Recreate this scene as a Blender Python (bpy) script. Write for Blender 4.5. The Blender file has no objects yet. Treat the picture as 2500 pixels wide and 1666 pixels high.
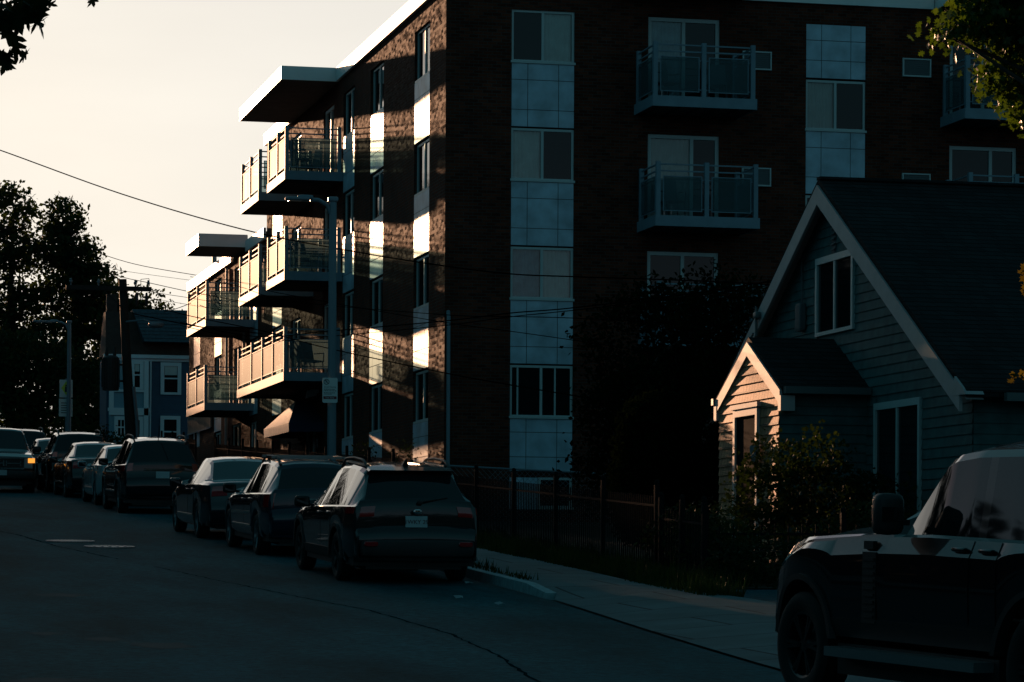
import bpy, math, random
from mathutils import Vector, Matrix
SC = bpy.context.scene
COL = SC.collection
R = math.radians
random.seed(7)

def g(y):                      # height of the road above/below eye level
    t = y - 42.4
    if t < 0: return -.155 + .0497*t + .00046*t*t
    if y > 175: return -.155 + .0497*132.6
    return -.155 + .0497*t

# ---------------------------------------------------------------- mesh helpers
class MB:
    def __init__(s, o=(0, 0, 0)):
        s.v = []; s.f = []; s.o = o
    def add(s, vs, fs):
        b = len(s.v); ox, oy, oz = s.o
        s.v += [(p[0]-ox, p[1]-oy, p[2]-oz) for p in vs]
        s.f += [tuple(i+b for i in f) for f in fs]
    def box(s, x0, x1, y0, y1, z0, z1):
        s.add([(x, y, z) for x in (x0, x1) for y in (y0, y1) for z in (z0, z1)],
              [(0, 1, 3, 2), (4, 6, 7, 5), (0, 4, 5, 1), (2, 3, 7, 6), (0, 2, 6, 4), (1, 5, 7, 3)])
    def hexa(s, b4, t4):
        s.add(list(b4)+list(t4), [(3, 2, 1, 0), (4, 5, 6, 7), (0, 1, 5, 4), (1, 2, 6, 5), (2, 3, 7, 6), (3, 0, 4, 7)])
    def quad(s, *p): s.add(p, [tuple(range(len(p)))])
    def prism(s, poly, vec):
        n = len(poly); v = Vector(vec)
        s.add(list(poly)+[tuple(Vector(p)+v) for p in poly],
              [tuple(range(n))[::-1], tuple(range(n, 2*n))]+[(i, (i+1) % n, n+(i+1) % n, n+i) for i in range(n)])
    def tube(s, pts, r, n=6, cap=True):
        pts = [Vector(p) for p in pts]; m = len(pts); rings = []
        rr = r if isinstance(r, (list, tuple)) else [r]*m
        up = None
        for i, p in enumerate(pts):
            d = (pts[min(i+1, m-1)]-pts[max(i-1, 0)]).normalized()
            if up is None:
                up = Vector((0, 0, 1)) if abs(d.z) < .9 else Vector((1, 0, 0))
            a = d.cross(up)
            if a.length < 1e-5: a = d.orthogonal()
            a.normalize(); b = a.cross(d).normalized(); up = b
            rings.append([p+rr[i]*(math.cos(2*math.pi*k/n)*a+math.sin(2*math.pi*k/n)*b) for k in range(n)])
        vs = [tuple(q) for ring in rings for q in ring]
        fs = [(i*n+k, i*n+(k+1) % n, (i+1)*n+(k+1) % n, (i+1)*n+k) for i in range(m-1) for k in range(n)]
        if cap: fs += [tuple(range(n))[::-1], tuple((m-1)*n+k for k in range(n))]
        s.add(vs, fs)
    def bar(s, p, q, w, h):
        p = Vector(p); q = Vector(q); d = (q-p).normalized()
        a = d.cross(Vector((0, 0, 1)))
        if a.length < 1e-4: a = Vector((1, 0, 0))
        a.normalize(); b = a.cross(d)
        a = a*w/2; b = b*h/2
        s.add([tuple(p-a-b), tuple(p+a-b), tuple(p+a+b), tuple(p-a+b), tuple(q-a-b), tuple(q+a-b), tuple(q+a+b), tuple(q-a+b)],
              [(0, 1, 2, 3), (7, 6, 5, 4), (0, 4, 5, 1), (1, 5, 6, 2), (2, 6, 7, 3), (3, 7, 4, 0)])
    def lathe(s, prof, M, n=24, close=False):   # prof: (axial, radius); axis = local X of M
        m = len(prof); vs = []
        for a, r in prof:
            for k in range(n):
                t = 2*math.pi*k/n
                vs.append(tuple(M @ Vector((a, r*math.cos(t), r*math.sin(t)))))
        fs = [(i*n+k, i*n+(k+1) % n, (i+1)*n+(k+1) % n, (i+1)*n+k) for i in range(m-1) for k in range(n)]
        if close: fs += [tuple(range(n)), tuple((m-1)*n+k for k in range(n))[::-1]]
        s.add(vs, fs)
    def sup(s, c, r, e=.35, nu=16, nv=8, M=None):   # rounded box (superellipsoid)
        def f(x): return math.copysign(abs(x)**e, x)
        vs = []
        for i in range(nv+1):
            p = -math.pi/2+math.pi*i/nv
            for k in range(nu):
                t = 2*math.pi*k/nu
                v = Vector((r[0]*f(math.cos(p))*f(math.cos(t)), r[1]*f(math.cos(p))*f(math.sin(t)), r[2]*f(math.sin(p))))
                if M: v = M @ v
                vs.append((c[0]+v.x, c[1]+v.y, c[2]+v.z))
        s.add(vs, [(i*nu+k, i*nu+(k+1) % nu, (i+1)*nu+(k+1) % nu, (i+1)*nu+k) for i in range(nv) for k in range(nu)])
    def build(s, name, mat, parent=None, smooth=None, kind=None):
        me = bpy.data.meshes.new(name); me.from_pydata(s.v, [], s.f); me.update()
        if mat: me.materials.append(mat)
        if smooth is not None:
            for p in me.polygons: p.use_smooth = True
            me.set_sharp_from_angle(angle=R(smooth))
        o = bpy.data.objects.new(name, me); COL.objects.link(o)
        if parent: o.parent = parent
        if kind: o['kind'] = kind
        return o

def tag(o, label, cat, group=None):
    o['label'] = label; o['category'] = cat
    if group: o['group'] = group
    return o
def thing(name, label, cat, loc=(0, 0, 0), rot=(0, 0, 0), group=None):
    o = bpy.data.objects.new(name, None); COL.objects.link(o)
    o.location = loc; o.rotation_euler = rot; o.empty_display_size = .2
    return tag(o, label, cat, group)
def kids(o): return [c for c in bpy.data.objects if c.parent == o]
def copy_tree(o, parent=None):
    c = o.copy(); COL.objects.link(c)
    if parent: c.parent = parent
    for ch in kids(o): copy_tree(ch, c)
    return c
def text(body, size, M, mat, parent, name='lettering', align='CENTER', depth=.002):
    cu = bpy.data.curves.new(name, 'FONT'); cu.body = body; cu.size = size; cu.align_x = align; cu.align_y = 'CENTER'; cu.extrude = depth
    t = bpy.data.objects.new('t', cu); COL.objects.link(t)
    bpy.context.view_layer.update()
    me = bpy.data.meshes.new_from_object(t.evaluated_get(bpy.context.evaluated_depsgraph_get()))
    bpy.data.objects.remove(t); me.transform(M); me.materials.clear(); me.materials.append(mat); me.name = name
    o = bpy.data.objects.new(name, me); COL.objects.link(o); o.parent = parent
    return o

# ---------------------------------------------------------------- materials
def mat(name, col, rough=.6, metal=0., spec=.5, coat=0., var=0., vscale=4., bump=0., bscale=40., sub=None, coatr=.05):
    m = bpy.data.materials.new(name); m.use_nodes = True; nt = m.node_tree; b = nt.nodes['Principled BSDF']
    b.inputs['Base Color'].default_value = (*col, 1); b.inputs['Roughness'].default_value = rough
    b.inputs['Metallic'].default_value = metal; b.inputs['Specular IOR Level'].default_value = spec
    b.inputs['Coat Weight'].default_value = coat; b.inputs['Coat Roughness'].default_value = coatr
    if var or bump:
        tc = nt.nodes.new('ShaderNodeTexCoord')
    if var:
        n = nt.nodes.new('ShaderNodeTexNoise'); n.inputs['Scale'].default_value = vscale; n.inputs['Detail'].default_value = 6
        nt.links.new(tc.outputs['Object'], n.inputs['Vector'])
        r = nt.nodes.new('ShaderNodeValToRGB'); r.color_ramp.elements[0].position = .3; r.color_ramp.elements[1].position = .72
        r.color_ramp.elements[0].color = (*[c*(1-var) for c in col], 1); r.color_ramp.elements[1].color = (*[min(1, c*(1+var)) for c in col], 1)
        nt.links.new(n.outputs['Fac'], r.inputs['Fac']); nt.links.new(r.outputs['Color'], b.inputs['Base Color'])
    if bump:
        n2 = nt.nodes.new('ShaderNodeTexNoise'); n2.inputs['Scale'].default_value = bscale; n2.inputs['Detail'].default_value = 4
        nt.links.new(tc.outputs['Object'], n2.inputs['Vector'])
        bp = nt.nodes.new('ShaderNodeBump'); bp.inputs['Strength'].default_value = bump; bp.inputs['Distance'].default_value = .01
        nt.links.new(n2.outputs['Fac'], bp.inputs['Height']); nt.links.new(bp.outputs['Normal'], b.inputs['Normal'])
    return m

def brick_mat(name, c1, c2, mortar, bw=.215, rh=.0735, ms=.009, flat=False, rough=.55, bumpd=.012, spec=.5, noise_bump=.5, tilt=0., bias=0., mott=.7):
    m = bpy.data.materials.new(name); m.use_nodes = True; nt = m.node_tree; b = nt.nodes['Principled BSDF']; L = nt.links.new
    tc = nt.nodes.new('ShaderNodeTexCoord'); sp = nt.nodes.new('ShaderNodeSeparateXYZ'); L(tc.outputs['Object'], sp.inputs[0])
    ad = nt.nodes.new('ShaderNodeMath'); ad.operation = 'ADD'; L(sp.outputs['X'], ad.inputs[0]); L(sp.outputs['Y'], ad.inputs[1])
    cb = nt.nodes.new('ShaderNodeCombineXYZ')
    if flat: L(sp.outputs['X'], cb.inputs['X']); L(sp.outputs['Y'], cb.inputs['Y'])
    else: L(ad.outputs[0], cb.inputs['X']); L(sp.outputs['Z'], cb.inputs['Y'])
    bt = nt.nodes.new('ShaderNodeTexBrick'); L(cb.outputs[0], bt.inputs['Vector'])
    bt.inputs['Scale'].default_value = 1; bt.inputs['Brick Width'].default_value = bw; bt.inputs['Row Height'].default_value = rh
    bt.inputs['Mortar Size'].default_value = ms; bt.inputs['Mortar Smooth'].default_value = .2
    bt.inputs['Color1'].default_value = (*c1, 1); bt.inputs['Color2'].default_value = (*c2, 1); bt.inputs['Mortar'].default_value = (*mortar, 1)
    nz = nt.nodes.new('ShaderNodeTexNoise'); nz.inputs['Scale'].default_value = 1.3; nz.inputs['Detail'].default_value = 8; L(tc.outputs['Object'], nz.inputs['Vector'])
    mx = nt.nodes.new('ShaderNodeMix'); mx.data_type = 'RGBA'; mx.blend_type = 'MULTIPLY'; mx.inputs['Factor'].default_value = mott
    L(bt.outputs['Color'], mx.inputs[6]); L(nz.outputs['Fac'], mx.inputs[7]); L(mx.outputs[2], b.inputs['Base Color'])
    b.inputs['Roughness'].default_value = rough; b.inputs['Specular IOR Level'].default_value = spec
    n2 = nt.nodes.new('ShaderNodeTexNoise'); n2.inputs['Scale'].default_value = 22; n2.inputs['Detail'].default_value = 3; L(tc.outputs['Object'], n2.inputs['Vector'])
    inv = nt.nodes.new('ShaderNodeMath'); inv.operation = 'MULTIPLY_ADD'; L(bt.outputs['Fac'], inv.inputs[0]); inv.inputs[1].default_value = -1
    ml = nt.nodes.new('ShaderNodeMath'); ml.operation = 'MULTIPLY'; L(n2.outputs['Fac'], ml.inputs[0]); ml.inputs[1].default_value = noise_bump; L(ml.outputs[0], inv.inputs[2])
    bp = nt.nodes.new('ShaderNodeBump'); bp.inputs['Strength'].default_value = 1; bp.inputs['Distance'].default_value = bumpd
    L(inv.outputs[0], bp.inputs['Height'])
    if tilt:      # bricks laid slightly out of true; bias leans normals sunward to brighten lit faces
        b2 = nt.nodes.new('ShaderNodeTexBrick'); L(cb.outputs[0], b2.inputs['Vector'])
        for q, v in (('Scale', 1), ('Brick Width', bw), ('Row Height', rh), ('Mortar Size', 0), ('Color1', (0, 0, 0, 1)), ('Color2', (1, 1, 1, 1)), ('Mortar', (.5, .5, .5, 1))): b2.inputs[q].default_value = v
        mr = nt.nodes.new('ShaderNodeMapRange'); L(b2.outputs['Color'], mr.inputs[0]); mr.inputs[3].default_value = bias-tilt*1.25; mr.inputs[4].default_value = bias+tilt
        n3 = nt.nodes.new('ShaderNodeTexNoise'); n3.inputs['Scale'].default_value = 26; n3.inputs['Detail'].default_value = 2; L(tc.outputs['Object'], n3.inputs['Vector'])
        mr2 = nt.nodes.new('ShaderNodeMapRange'); L(n3.outputs['Fac'], mr2.inputs[0]); mr2.inputs[1].default_value = .3; mr2.inputs[2].default_value = .7; mr2.inputs[3].default_value = -tilt*.6; mr2.inputs[4].default_value = tilt*.6
        sm = nt.nodes.new('ShaderNodeMath'); sm.operation = 'ADD'; L(mr.outputs[0], sm.inputs[0]); L(mr2.outputs[0], sm.inputs[1])
        cv = nt.nodes.new('ShaderNodeCombineXYZ'); L(sm.outputs[0], cv.inputs['X']); L(sm.outputs[0], cv.inputs['Y'])
        va = nt.nodes.new('ShaderNodeVectorMath'); va.operation = 'ADD'; L(bp.outputs['Normal'], va.inputs[0]); L(cv.outputs[0], va.inputs[1])
        vn = nt.nodes.new('ShaderNodeVectorMath'); vn.operation = 'NORMALIZE'; L(va.outputs[0], vn.inputs[0]); L(vn.outputs[0], b.inputs['Normal'])
    else: L(bp.outputs['Normal'], b.inputs['Normal'])
    return m

def glass_mat(name, tint=.75, rough=.02):
    m = bpy.data.materials.new(name); m.use_nodes = True; nt = m.node_tree; L = nt.links.new
    for n in list(nt.nodes): nt.nodes.remove(n)
    out = nt.nodes.new('ShaderNodeOutputMaterial'); t = nt.nodes.new('ShaderNodeBsdfTransparent'); t.inputs[0].default_value = (tint*.93, tint, tint*1.0, 1)
    gl = nt.nodes.new('ShaderNodeBsdfGlossy'); gl.inputs['Roughness'].default_value = rough
    fr = nt.nodes.new('ShaderNodeFresnel'); fr.inputs[0].default_value = 1.6
    mx = nt.nodes.new('ShaderNodeMixShader'); L(fr.outputs[0], mx.inputs[0]); L(t.outputs[0], mx.inputs[1]); L(gl.outputs[0], mx.inputs[2]); L(mx.outputs[0], out.inputs[0])
    return m
def frosted_mat(name, col, trans=.4):
    m = bpy.data.materials.new(name); m.use_nodes = True; nt = m.node_tree; L = nt.links.new
    b = nt.nodes['Principled BSDF']; out = nt.nodes['Material Output']
    b.inputs['Base Color'].default_value = (*col, 1); b.inputs['Roughness'].default_value = .55; b.inputs['Specular IOR Level'].default_value = .25
    t = nt.nodes.new('ShaderNodeBsdfTransparent'); t.inputs[0].default_value = (.72, .86, .88, 1)
    tl = nt.nodes.new('ShaderNodeBsdfTranslucent'); tl.inputs[0].default_value = (*col, 1)
    m1 = nt.nodes.new('ShaderNodeMixShader'); m1.inputs[0].default_value = .35; L(b.outputs[0], m1.inputs[1]); L(tl.outputs[0], m1.inputs[2])
    m2 = nt.nodes.new('ShaderNodeMixShader'); m2.inputs[0].default_value = trans; L(m1.outputs[0], m2.inputs[1]); L(t.outputs[0], m2.inputs[2]); L(m2.outputs[0], out.inputs[0])
    return m
def leaf_mat(name, c1, c2, transl=.4, rough=.6, spec=.1):
    m = bpy.data.materials.new(name); m.use_nodes = True; nt = m.node_tree; L = nt.links.new
    b = nt.nodes['Principled BSDF']; out = nt.nodes['Material Output']; b.inputs['Roughness'].default_value = rough; b.inputs['Specular IOR Level'].default_value = spec
    tc = nt.nodes.new('ShaderNodeTexCoord'); n = nt.nodes.new('ShaderNodeTexNoise'); n.inputs['Scale'].default_value = 1.1; n.inputs['Detail'].default_value = 4
    L(tc.outputs['Object'], n.inputs['Vector'])
    r = nt.nodes.new('ShaderNodeValToRGB'); r.color_ramp.elements[0].position = .35; r.color_ramp.elements[1].position = .65
    r.color_ramp.elements[0].color = (*c1, 1); r.color_ramp.elements[1].color = (*c2, 1); L(n.outputs['Fac'], r.inputs['Fac']); L(r.outputs[0], b.inputs['Base Color'])
    tl = nt.nodes.new('ShaderNodeBsdfTranslucent'); mu = nt.nodes.new('ShaderNodeMix'); mu.data_type = 'RGBA'; mu.blend_type = 'MULTIPLY'; mu.inputs[0].default_value = 1
    L(r.outputs[0], mu.inputs[6]); mu.inputs[7].default_value = (1.6, 1.6, .6, 1); L(mu.outputs[2], tl.inputs[0])
    mx = nt.nodes.new('ShaderNodeMixShader'); mx.inputs[0].default_value = transl; L(b.outputs[0], mx.inputs[1]); L(tl.outputs[0], mx.inputs[2]); L(mx.outputs[0], out.inputs[0])
    return m

BRICK = brick_mat('red_brick', (.215, .058, .034), (.095, .028, .019), (.095, .10, .095), ms=.0065, bumpd=.012, rough=.9, spec=.05, tilt=.09, bias=.02, noise_bump=.12)
PANEL = mat('spandrel_panel', (.42, .55, .66), rough=.42, spec=.42, var=.30, vscale=1.9)
SEAM = mat('panel_seam', (.09, .10, .11), rough=.7)
WHITE = mat('white_metal', (.80, .80, .80), rough=.42, var=.05, vscale=2)
FRAME = mat('window_frame', (.50, .56, .57), rough=.45)
STEEL = mat('balcony_steel', (.20, .27, .33), rough=.6, spec=.3, var=.1, vscale=3)
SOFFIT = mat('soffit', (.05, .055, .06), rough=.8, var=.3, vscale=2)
FROST = frosted_mat('frosted_panel', (.14, .20, .22), .55)
DARKGLASS = mat('dark_glass', (.006, .012, .015), rough=.04, spec=.4)
GLASS = glass_mat('window_glass', .92)
CURT = mat('curtain', (.80, .82, .80), rough=.9, var=.15, vscale=3)
CURTB = mat('blue_curtain', (.26, .42, .50), rough=.9, var=.2, vscale=5)
ROOM = mat('room', (.03, .035, .035), rough=.9)
ROOF = brick_mat('roof_shingle', (.034, .040, .044), (.020, .024, .027), (.008, .009, .010), bw=.30, rh=.075, ms=.008, rough=.9, bumpd=.012, spec=.15)
TAR = mat('tar_roof', (.04, .04, .04), rough=.9)
CONC = mat('concrete', (.26, .26, .25), rough=.85, var=.2, vscale=3, bump=.3)
BLACK = mat('black_iron', (.008, .009, .010), rough=.9, spec=.08)
GREYPOLE = mat('grey_pole', (.17, .21, .25), rough=.45, metal=.2)
WOOD = mat('weathered_wood', (.020, .018, .017), rough=.85, var=.3, vscale=6, bump=.4)
WIRE = mat('wire', (.003, .003, .003), rough=1., spec=0.)
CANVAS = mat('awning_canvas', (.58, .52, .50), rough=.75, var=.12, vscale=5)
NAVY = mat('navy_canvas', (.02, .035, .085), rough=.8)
SIGNW = mat('sign_white', (.62, .66, .66), rough=.4)
SIGNR = mat('sign_red', (.16, .02, .03), rough=.5)
SIGNK = mat('sign_black', (.02, .02, .025), rough=.5)
SIGNY = mat('sign_yellow', (.62, .70, .06), rough=.4)
BLIND = mat('blind', (.55, .58, .56), rough=.8, var=.1)

# ---------------------------------------------------------------- setting: ground, road, pavement
def lin(tab, x):
    if x <= tab[0][0]: return tab[0][1]
    for (a, b), (c, d) in zip(tab, tab[1:]):
        if x <= c: return b+(d-b)*(x-a)/(c-a) if c > a else d
    return tab[-1][1]
EDGE = [(-20, 5.9), (15, 7.6), (25.5, 8.3), (34.5, 9.05), (38, 9.3), (44, 9.38), (60, 9.35), (200, 9.3)]
INNER = [(-20, 10.6), (25, 11.3), (33, 11.6), (36, 11.35), (39, 10.95), (42, 11.05), (46, 11.15), (60, 11.15), (200, 11.1)]
LEFT = -4.6
def asphalt(name, base, patch=True):
    m = bpy.data.materials.new(name); m.use_nodes = True; nt = m.node_tree; b = nt.nodes['Principled BSDF']; L = nt.links.new
    tc = nt.nodes.new('ShaderNodeTexCoord')
    big = nt.nodes.new('ShaderNodeTexNoise'); big.inputs['Scale'].default_value = .35; big.inputs['Detail'].default_value = 7; big.inputs['Roughness'].default_value = .65
    fine = nt.nodes.new('ShaderNodeTexNoise'); fine.inputs['Scale'].default_value = 10; fine.inputs['Detail'].default_value = 5; fine.inputs['Roughness'].default_value = .8
    mp = nt.nodes.new('ShaderNodeMapping'); mp.inputs['Scale'].default_value = (1.6, .45, 1); L(tc.outputs['Object'], mp.inputs[0]); L(mp.outputs[0], big.inputs[0])
    L(tc.outputs['Object'], fine.inputs[0])
    r1 = nt.nodes.new('ShaderNodeValToRGB'); e = r1.color_ramp.elements; e[0].position = .34; e[1].position = .66
    e[0].color = (*[c*.5 for c in base], 1); e[1].color = (*[c*1.3 for c in base], 1); L(big.outputs[0], r1.inputs[0])
    r2 = nt.nodes.new('ShaderNodeValToRGB'); e = r2.color_ramp.elements; e[0].position = .3; e[1].position = .8; e[0].color = (.4, .4, .4, 1); e[1].color = (2.3, 2.3, 2.3, 1); L(fine.outputs[0], r2.inputs[0])
    mx = nt.nodes.new('ShaderNodeMix'); mx.data_type = 'RGBA'; mx.blend_type = 'MULTIPLY'; mx.inputs[0].default_value = 1; L(r1.outputs[0], mx.inputs[6]); L(r2.outputs[0], mx.inputs[7])
    L(mx.outputs[2], b.inputs['Base Color']); b.inputs['Roughness'].default_value = .9; b.inputs['Specular IOR Level'].default_value = .12
    bp = nt.nodes.new('ShaderNodeBump'); bp.inputs['Distance'].default_value = .01; bp.inputs['Strength'].default_value = .6; L(fine.outputs[0], bp.inputs['Height']); L(bp.outputs[0], b.inputs['Normal'])
    return m
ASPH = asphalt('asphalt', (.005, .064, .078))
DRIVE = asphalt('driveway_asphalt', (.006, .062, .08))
SOIL = mat('soil', (.022, .028, .016), rough=.95, var=.4, vscale=2, bump=.5, bscale=12)
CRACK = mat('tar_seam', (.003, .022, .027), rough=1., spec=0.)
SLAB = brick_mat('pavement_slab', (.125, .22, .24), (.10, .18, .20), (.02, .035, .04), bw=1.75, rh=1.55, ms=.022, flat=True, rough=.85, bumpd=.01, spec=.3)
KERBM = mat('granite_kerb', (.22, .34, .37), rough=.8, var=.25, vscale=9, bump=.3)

ys = [-20+3*i for i in range(int(200/3)+1)]+[190, 240, 320, 450, 700]
def strip(name, xa, xb, dz, m, ylist, nx=1, kind='structure'):
    mb = MB(); vs = []; fs = []; n = nx+1
    for y in ylist:
        a, b = xa(y), xb(y)
        for k in range(n): vs.append((a+(b-a)*k/nx, y, g(y)+dz(y, k/nx)))
    for i in range(len(ylist)-1):
        for k in range(nx): fs.append((i*n+k, i*n+k+1, (i+1)*n+k+1, (i+1)*n+k))
    mb.add(vs, fs); return mb.build(name, m, kind=kind)
strip('ground', lambda y: -400, lambda y: 500, lambda y, u: -.03, SOIL, ys, 1)
strip('road', lambda y: LEFT, lambda y: lin(EDGE, y), lambda y, u: 0, ASPH, [y for y in ys if y <= 240], 6)
yf = [8+i*.75 for i in range(200)]
def hh(y): return .015 if y < 37.2 else (.125 if y > 39.2 else .015+.11*(y-37.2)/2.0)
def wz(y, u):   # pavement dips to the road along the driveway apron
    if y < 37.2: return .02+.10*min(1, u*2.2)
    if y < 39.2: return hh(y)*(1-u)+.125*u if u < .5 else .125
    return .125
strip('pavement', lambda y: lin(EDGE, y)+(.16 if y > 37.9 else 0), lambda y: lin(INNER, y), wz, SLAB, yf, 5)
mb = MB()
kys = [38.0, 38.6, 39.2, 41, 43, 46, 50, 55, 60, 70, 80, 95, 110, 130, 158]
for a, b in zip(kys, kys[1:]):
    xa, xb = lin(EDGE, a), lin(EDGE, b); ha, hb = hh(a)+.006, hh(b)+.006
    mb.hexa([(xa, a, g(a)-.05), (xa+.16, a, g(a)-.05), (xb+.16, b-.012, g(b)-.05), (xb, b-.012, g(b)-.05)],
            [(xa+.015, a, g(a)+ha), (xa+.16, a, g(a)+ha), (xb+.16, b-.012, g(b)+hb), (xb+.015, b-.012, g(b)+hb)])
mb.build('kerb', KERBM, kind='structure')
strip('left_pavement', lambda y: LEFT-2.4, lambda y: LEFT, lambda y, u: .12, SLAB, [y for y in ys if y <= 200], 2)
strip('driveway', lambda y: lin(INNER, y), lambda y: 30, lambda y, u: .07, DRIVE, [33.2, 34, 35, 36, 37, 38, 38.9], 3)
# tar seams and cracks lie on the road as thin sheets
def ribbon(pts, w, seed):
    rnd = random.Random(seed); mb = MB(); L = []
    fine = []
    for (x0, y0), (x1, y1) in zip(pts, pts[1:]):
        n = max(2, int(math.hypot(x1-x0, y1-y0)/.25))
        for i in range(n): fine.append((x0+(x1-x0)*i/n, y0+(y1-y0)*i/n))
    fine.append(pts[-1]); vs = []
    for x, y in fine:
        j = rnd.uniform(-.022, .022); ww = w*rnd.uniform(.3, 1.2)
        vs += [(x+j-ww, y, g(y)+.004), (x+j+ww, y, g(y)+.004)]
    mb.add(vs, [(2*i, 2*i+1, 2*i+3, 2*i+2) for i in range(len(fine)-1)]); return mb
ribbon([(5.2, 45.6), (5.7, 41.5), (6.2, 37.5), (6.5, 35.2), (6.55, 31), (6.3, 27.5), (5.9, 24.6), (5.6, 20)], .02, 1).build('tar_seam', CRACK, kind='structure')
ribbon([(3.4, 62), (4.0, 57), (4.3, 52.5), (4.9, 48)], .025, 2).build('tar_seam', CRACK, kind='structure')
ribbon([(2.6, 35.2), (3.6, 35.0), (4.6, 34.8), (6.4, 34.7), (7.4, 34.5)], .05, 3).build('tar_seam', CRACK, kind='structure')
mb = MB()
rnd = random.Random(4)
for cx, cy, rx, ry in ((2.9, 29.9, .22, .35), (3.35, 28.9, .3, .5), (2.4, 30.8, .18, .3), (2.0, 24.4, .5, .25), (5.3, 23.6, .4, .2), (3.2, 38.2, .3, .4)):
    n = 14; mb.add([(cx+rx*math.cos(2*math.pi*k/n)*rnd.uniform(.6, 1.3), cy+ry*math.sin(2*math.pi*k/n)*rnd.uniform(.6, 1.3), 0) for k in range(n)], [tuple(range(n))])
mb.v = [(x, y, g(y)+.004) for x, y, z in mb.v]
mb.build('road_stains', mat('oil_stain', (.004, .045, .055), rough=.8, spec=.1), kind='structure')
# covers in the road
IRON = mat('cast_iron', (.24, .24, .25), rough=.5, metal=.6, var=.3, vscale=30)
for (x, y, lab) in ((4.7, 54.45, 'round cast iron manhole cover with a fine grid, farther of the pair'), (5.17, 52.25, 'round cast iron manhole cover with raised lugs, nearer of the pair')):
    z = g(y); t = thing('manhole_cover', lab, 'manhole cover', (x, y, z), (math.atan(.0497), 0, 0), 'manhole covers in the road')
    Mx = Matrix.Rotation(R(-90), 4, 'Y')
    mb = MB(); mb.lathe([(0, .43), (.022, .43), (.022, .385), (.006, .385)], Mx, 32); mb.build('ring', IRON, t, 40)
    mb = MB(); mb.lathe([(.004, .38), (.016, .38), (.018, .01)], Mx, 32, True)
    far = 'farther' in lab
    for i in range(-5, 6):
        h = math.sqrt(.37**2-(i*.065)**2)
        if far: mb.box(i*.065-.012, i*.065+.012, -h, h, .015, .024)
        elif i % 2 == 0: mb.box(i*.065-.02, i*.065+.02, -h*.5, h*.5, .015, .028)
    mb.build('lid', IRON, t)
# litter by the kerb
PAPER = mat('paper', (.26, .32, .34), rough=.8)
for i, (x, y, s, lab) in enumerate(((8.95, 41.0, .07, 'small crumpled white paper scrap against the kerb face'), (8.1, 37.6, .075, 'small white paper scrap lying on the asphalt, left of two'), (8.3, 36.2, .06, 'flattened white paper scrap nearer the pavement apron'))):
    mb = MB(); rr = random.Random(i); n = 9
    vs = [(s*rr.uniform(.5, 1.4)*math.cos(6.283*k/n), s*rr.uniform(.5, 1.2)*math.sin(6.283*k/n), rr.uniform(.008, .05)) for k in range(n)]+[(0, 0, .05)]
    mb.add(vs, [(k, (k+1) % n, n) for k in range(n)])
    o = mb.build('paper_scrap', PAPER); o.location = (x, y, g(y)+.004); tag(o, lab, 'litter', 'paper scraps on the road')

# ---------------------------------------------------------------- faces of buildings
class Face:            # kind 'S': plane X=n0 seen from -X, u=Y ; kind 'F': plane Y=n0 seen from -Y, u=X
    def __init__(s, kind, n0): s.k = kind; s.n0 = n0
    def p(s, u, n, z): return (s.n0+n, u, z) if s.k == 'S' else (u, s.n0+n, z)
    def box(s, mb, u0, u1, n0, n1, z0, z1):
        if s.k == 'S': mb.box(s.n0+n0, s.n0+n1, u0, u1, z0, z1)
        else: mb.box(u0, u1, s.n0+n0, s.n0+n1, z0, z1)
def wall_holes(mb, F, u0, u1, z0, z1, holes, depth=.22):
    us = sorted({u0, u1, *[h[0] for h in holes], *[h[1] for h in holes]}); zs = sorted({z0, z1, *[h[2] for h in holes], *[h[3] for h in holes]})
    for a, b in zip(us, us[1:]):
        for c, d in zip(zs, zs[1:]):
            um, zm = (a+b)/2, (c+d)/2
            if any(h[0] < um < h[1] and h[2] < zm < h[3] for h in holes): continue
            mb.quad(F.p(a, 0, c), F.p(b, 0, c), F.p(b, 0, d), F.p(a, 0, d))
    for a, b, c, d in holes:
        for q in (((a, c), (b, c)), ((b, c), (b, d)), ((b, d), (a, d)), ((a, d), (a, c))):
            (p, r), (s_, t) = q
            mb.quad(F.p(p, 0, r), F.p(s_, 0, t), F.p(s_, depth, t), F.p(p, depth, r))
        mb.quad(F.p(a, depth, c), F.p(b, depth, c), F.p(b, depth, d), F.p(a, depth, d))

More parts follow.
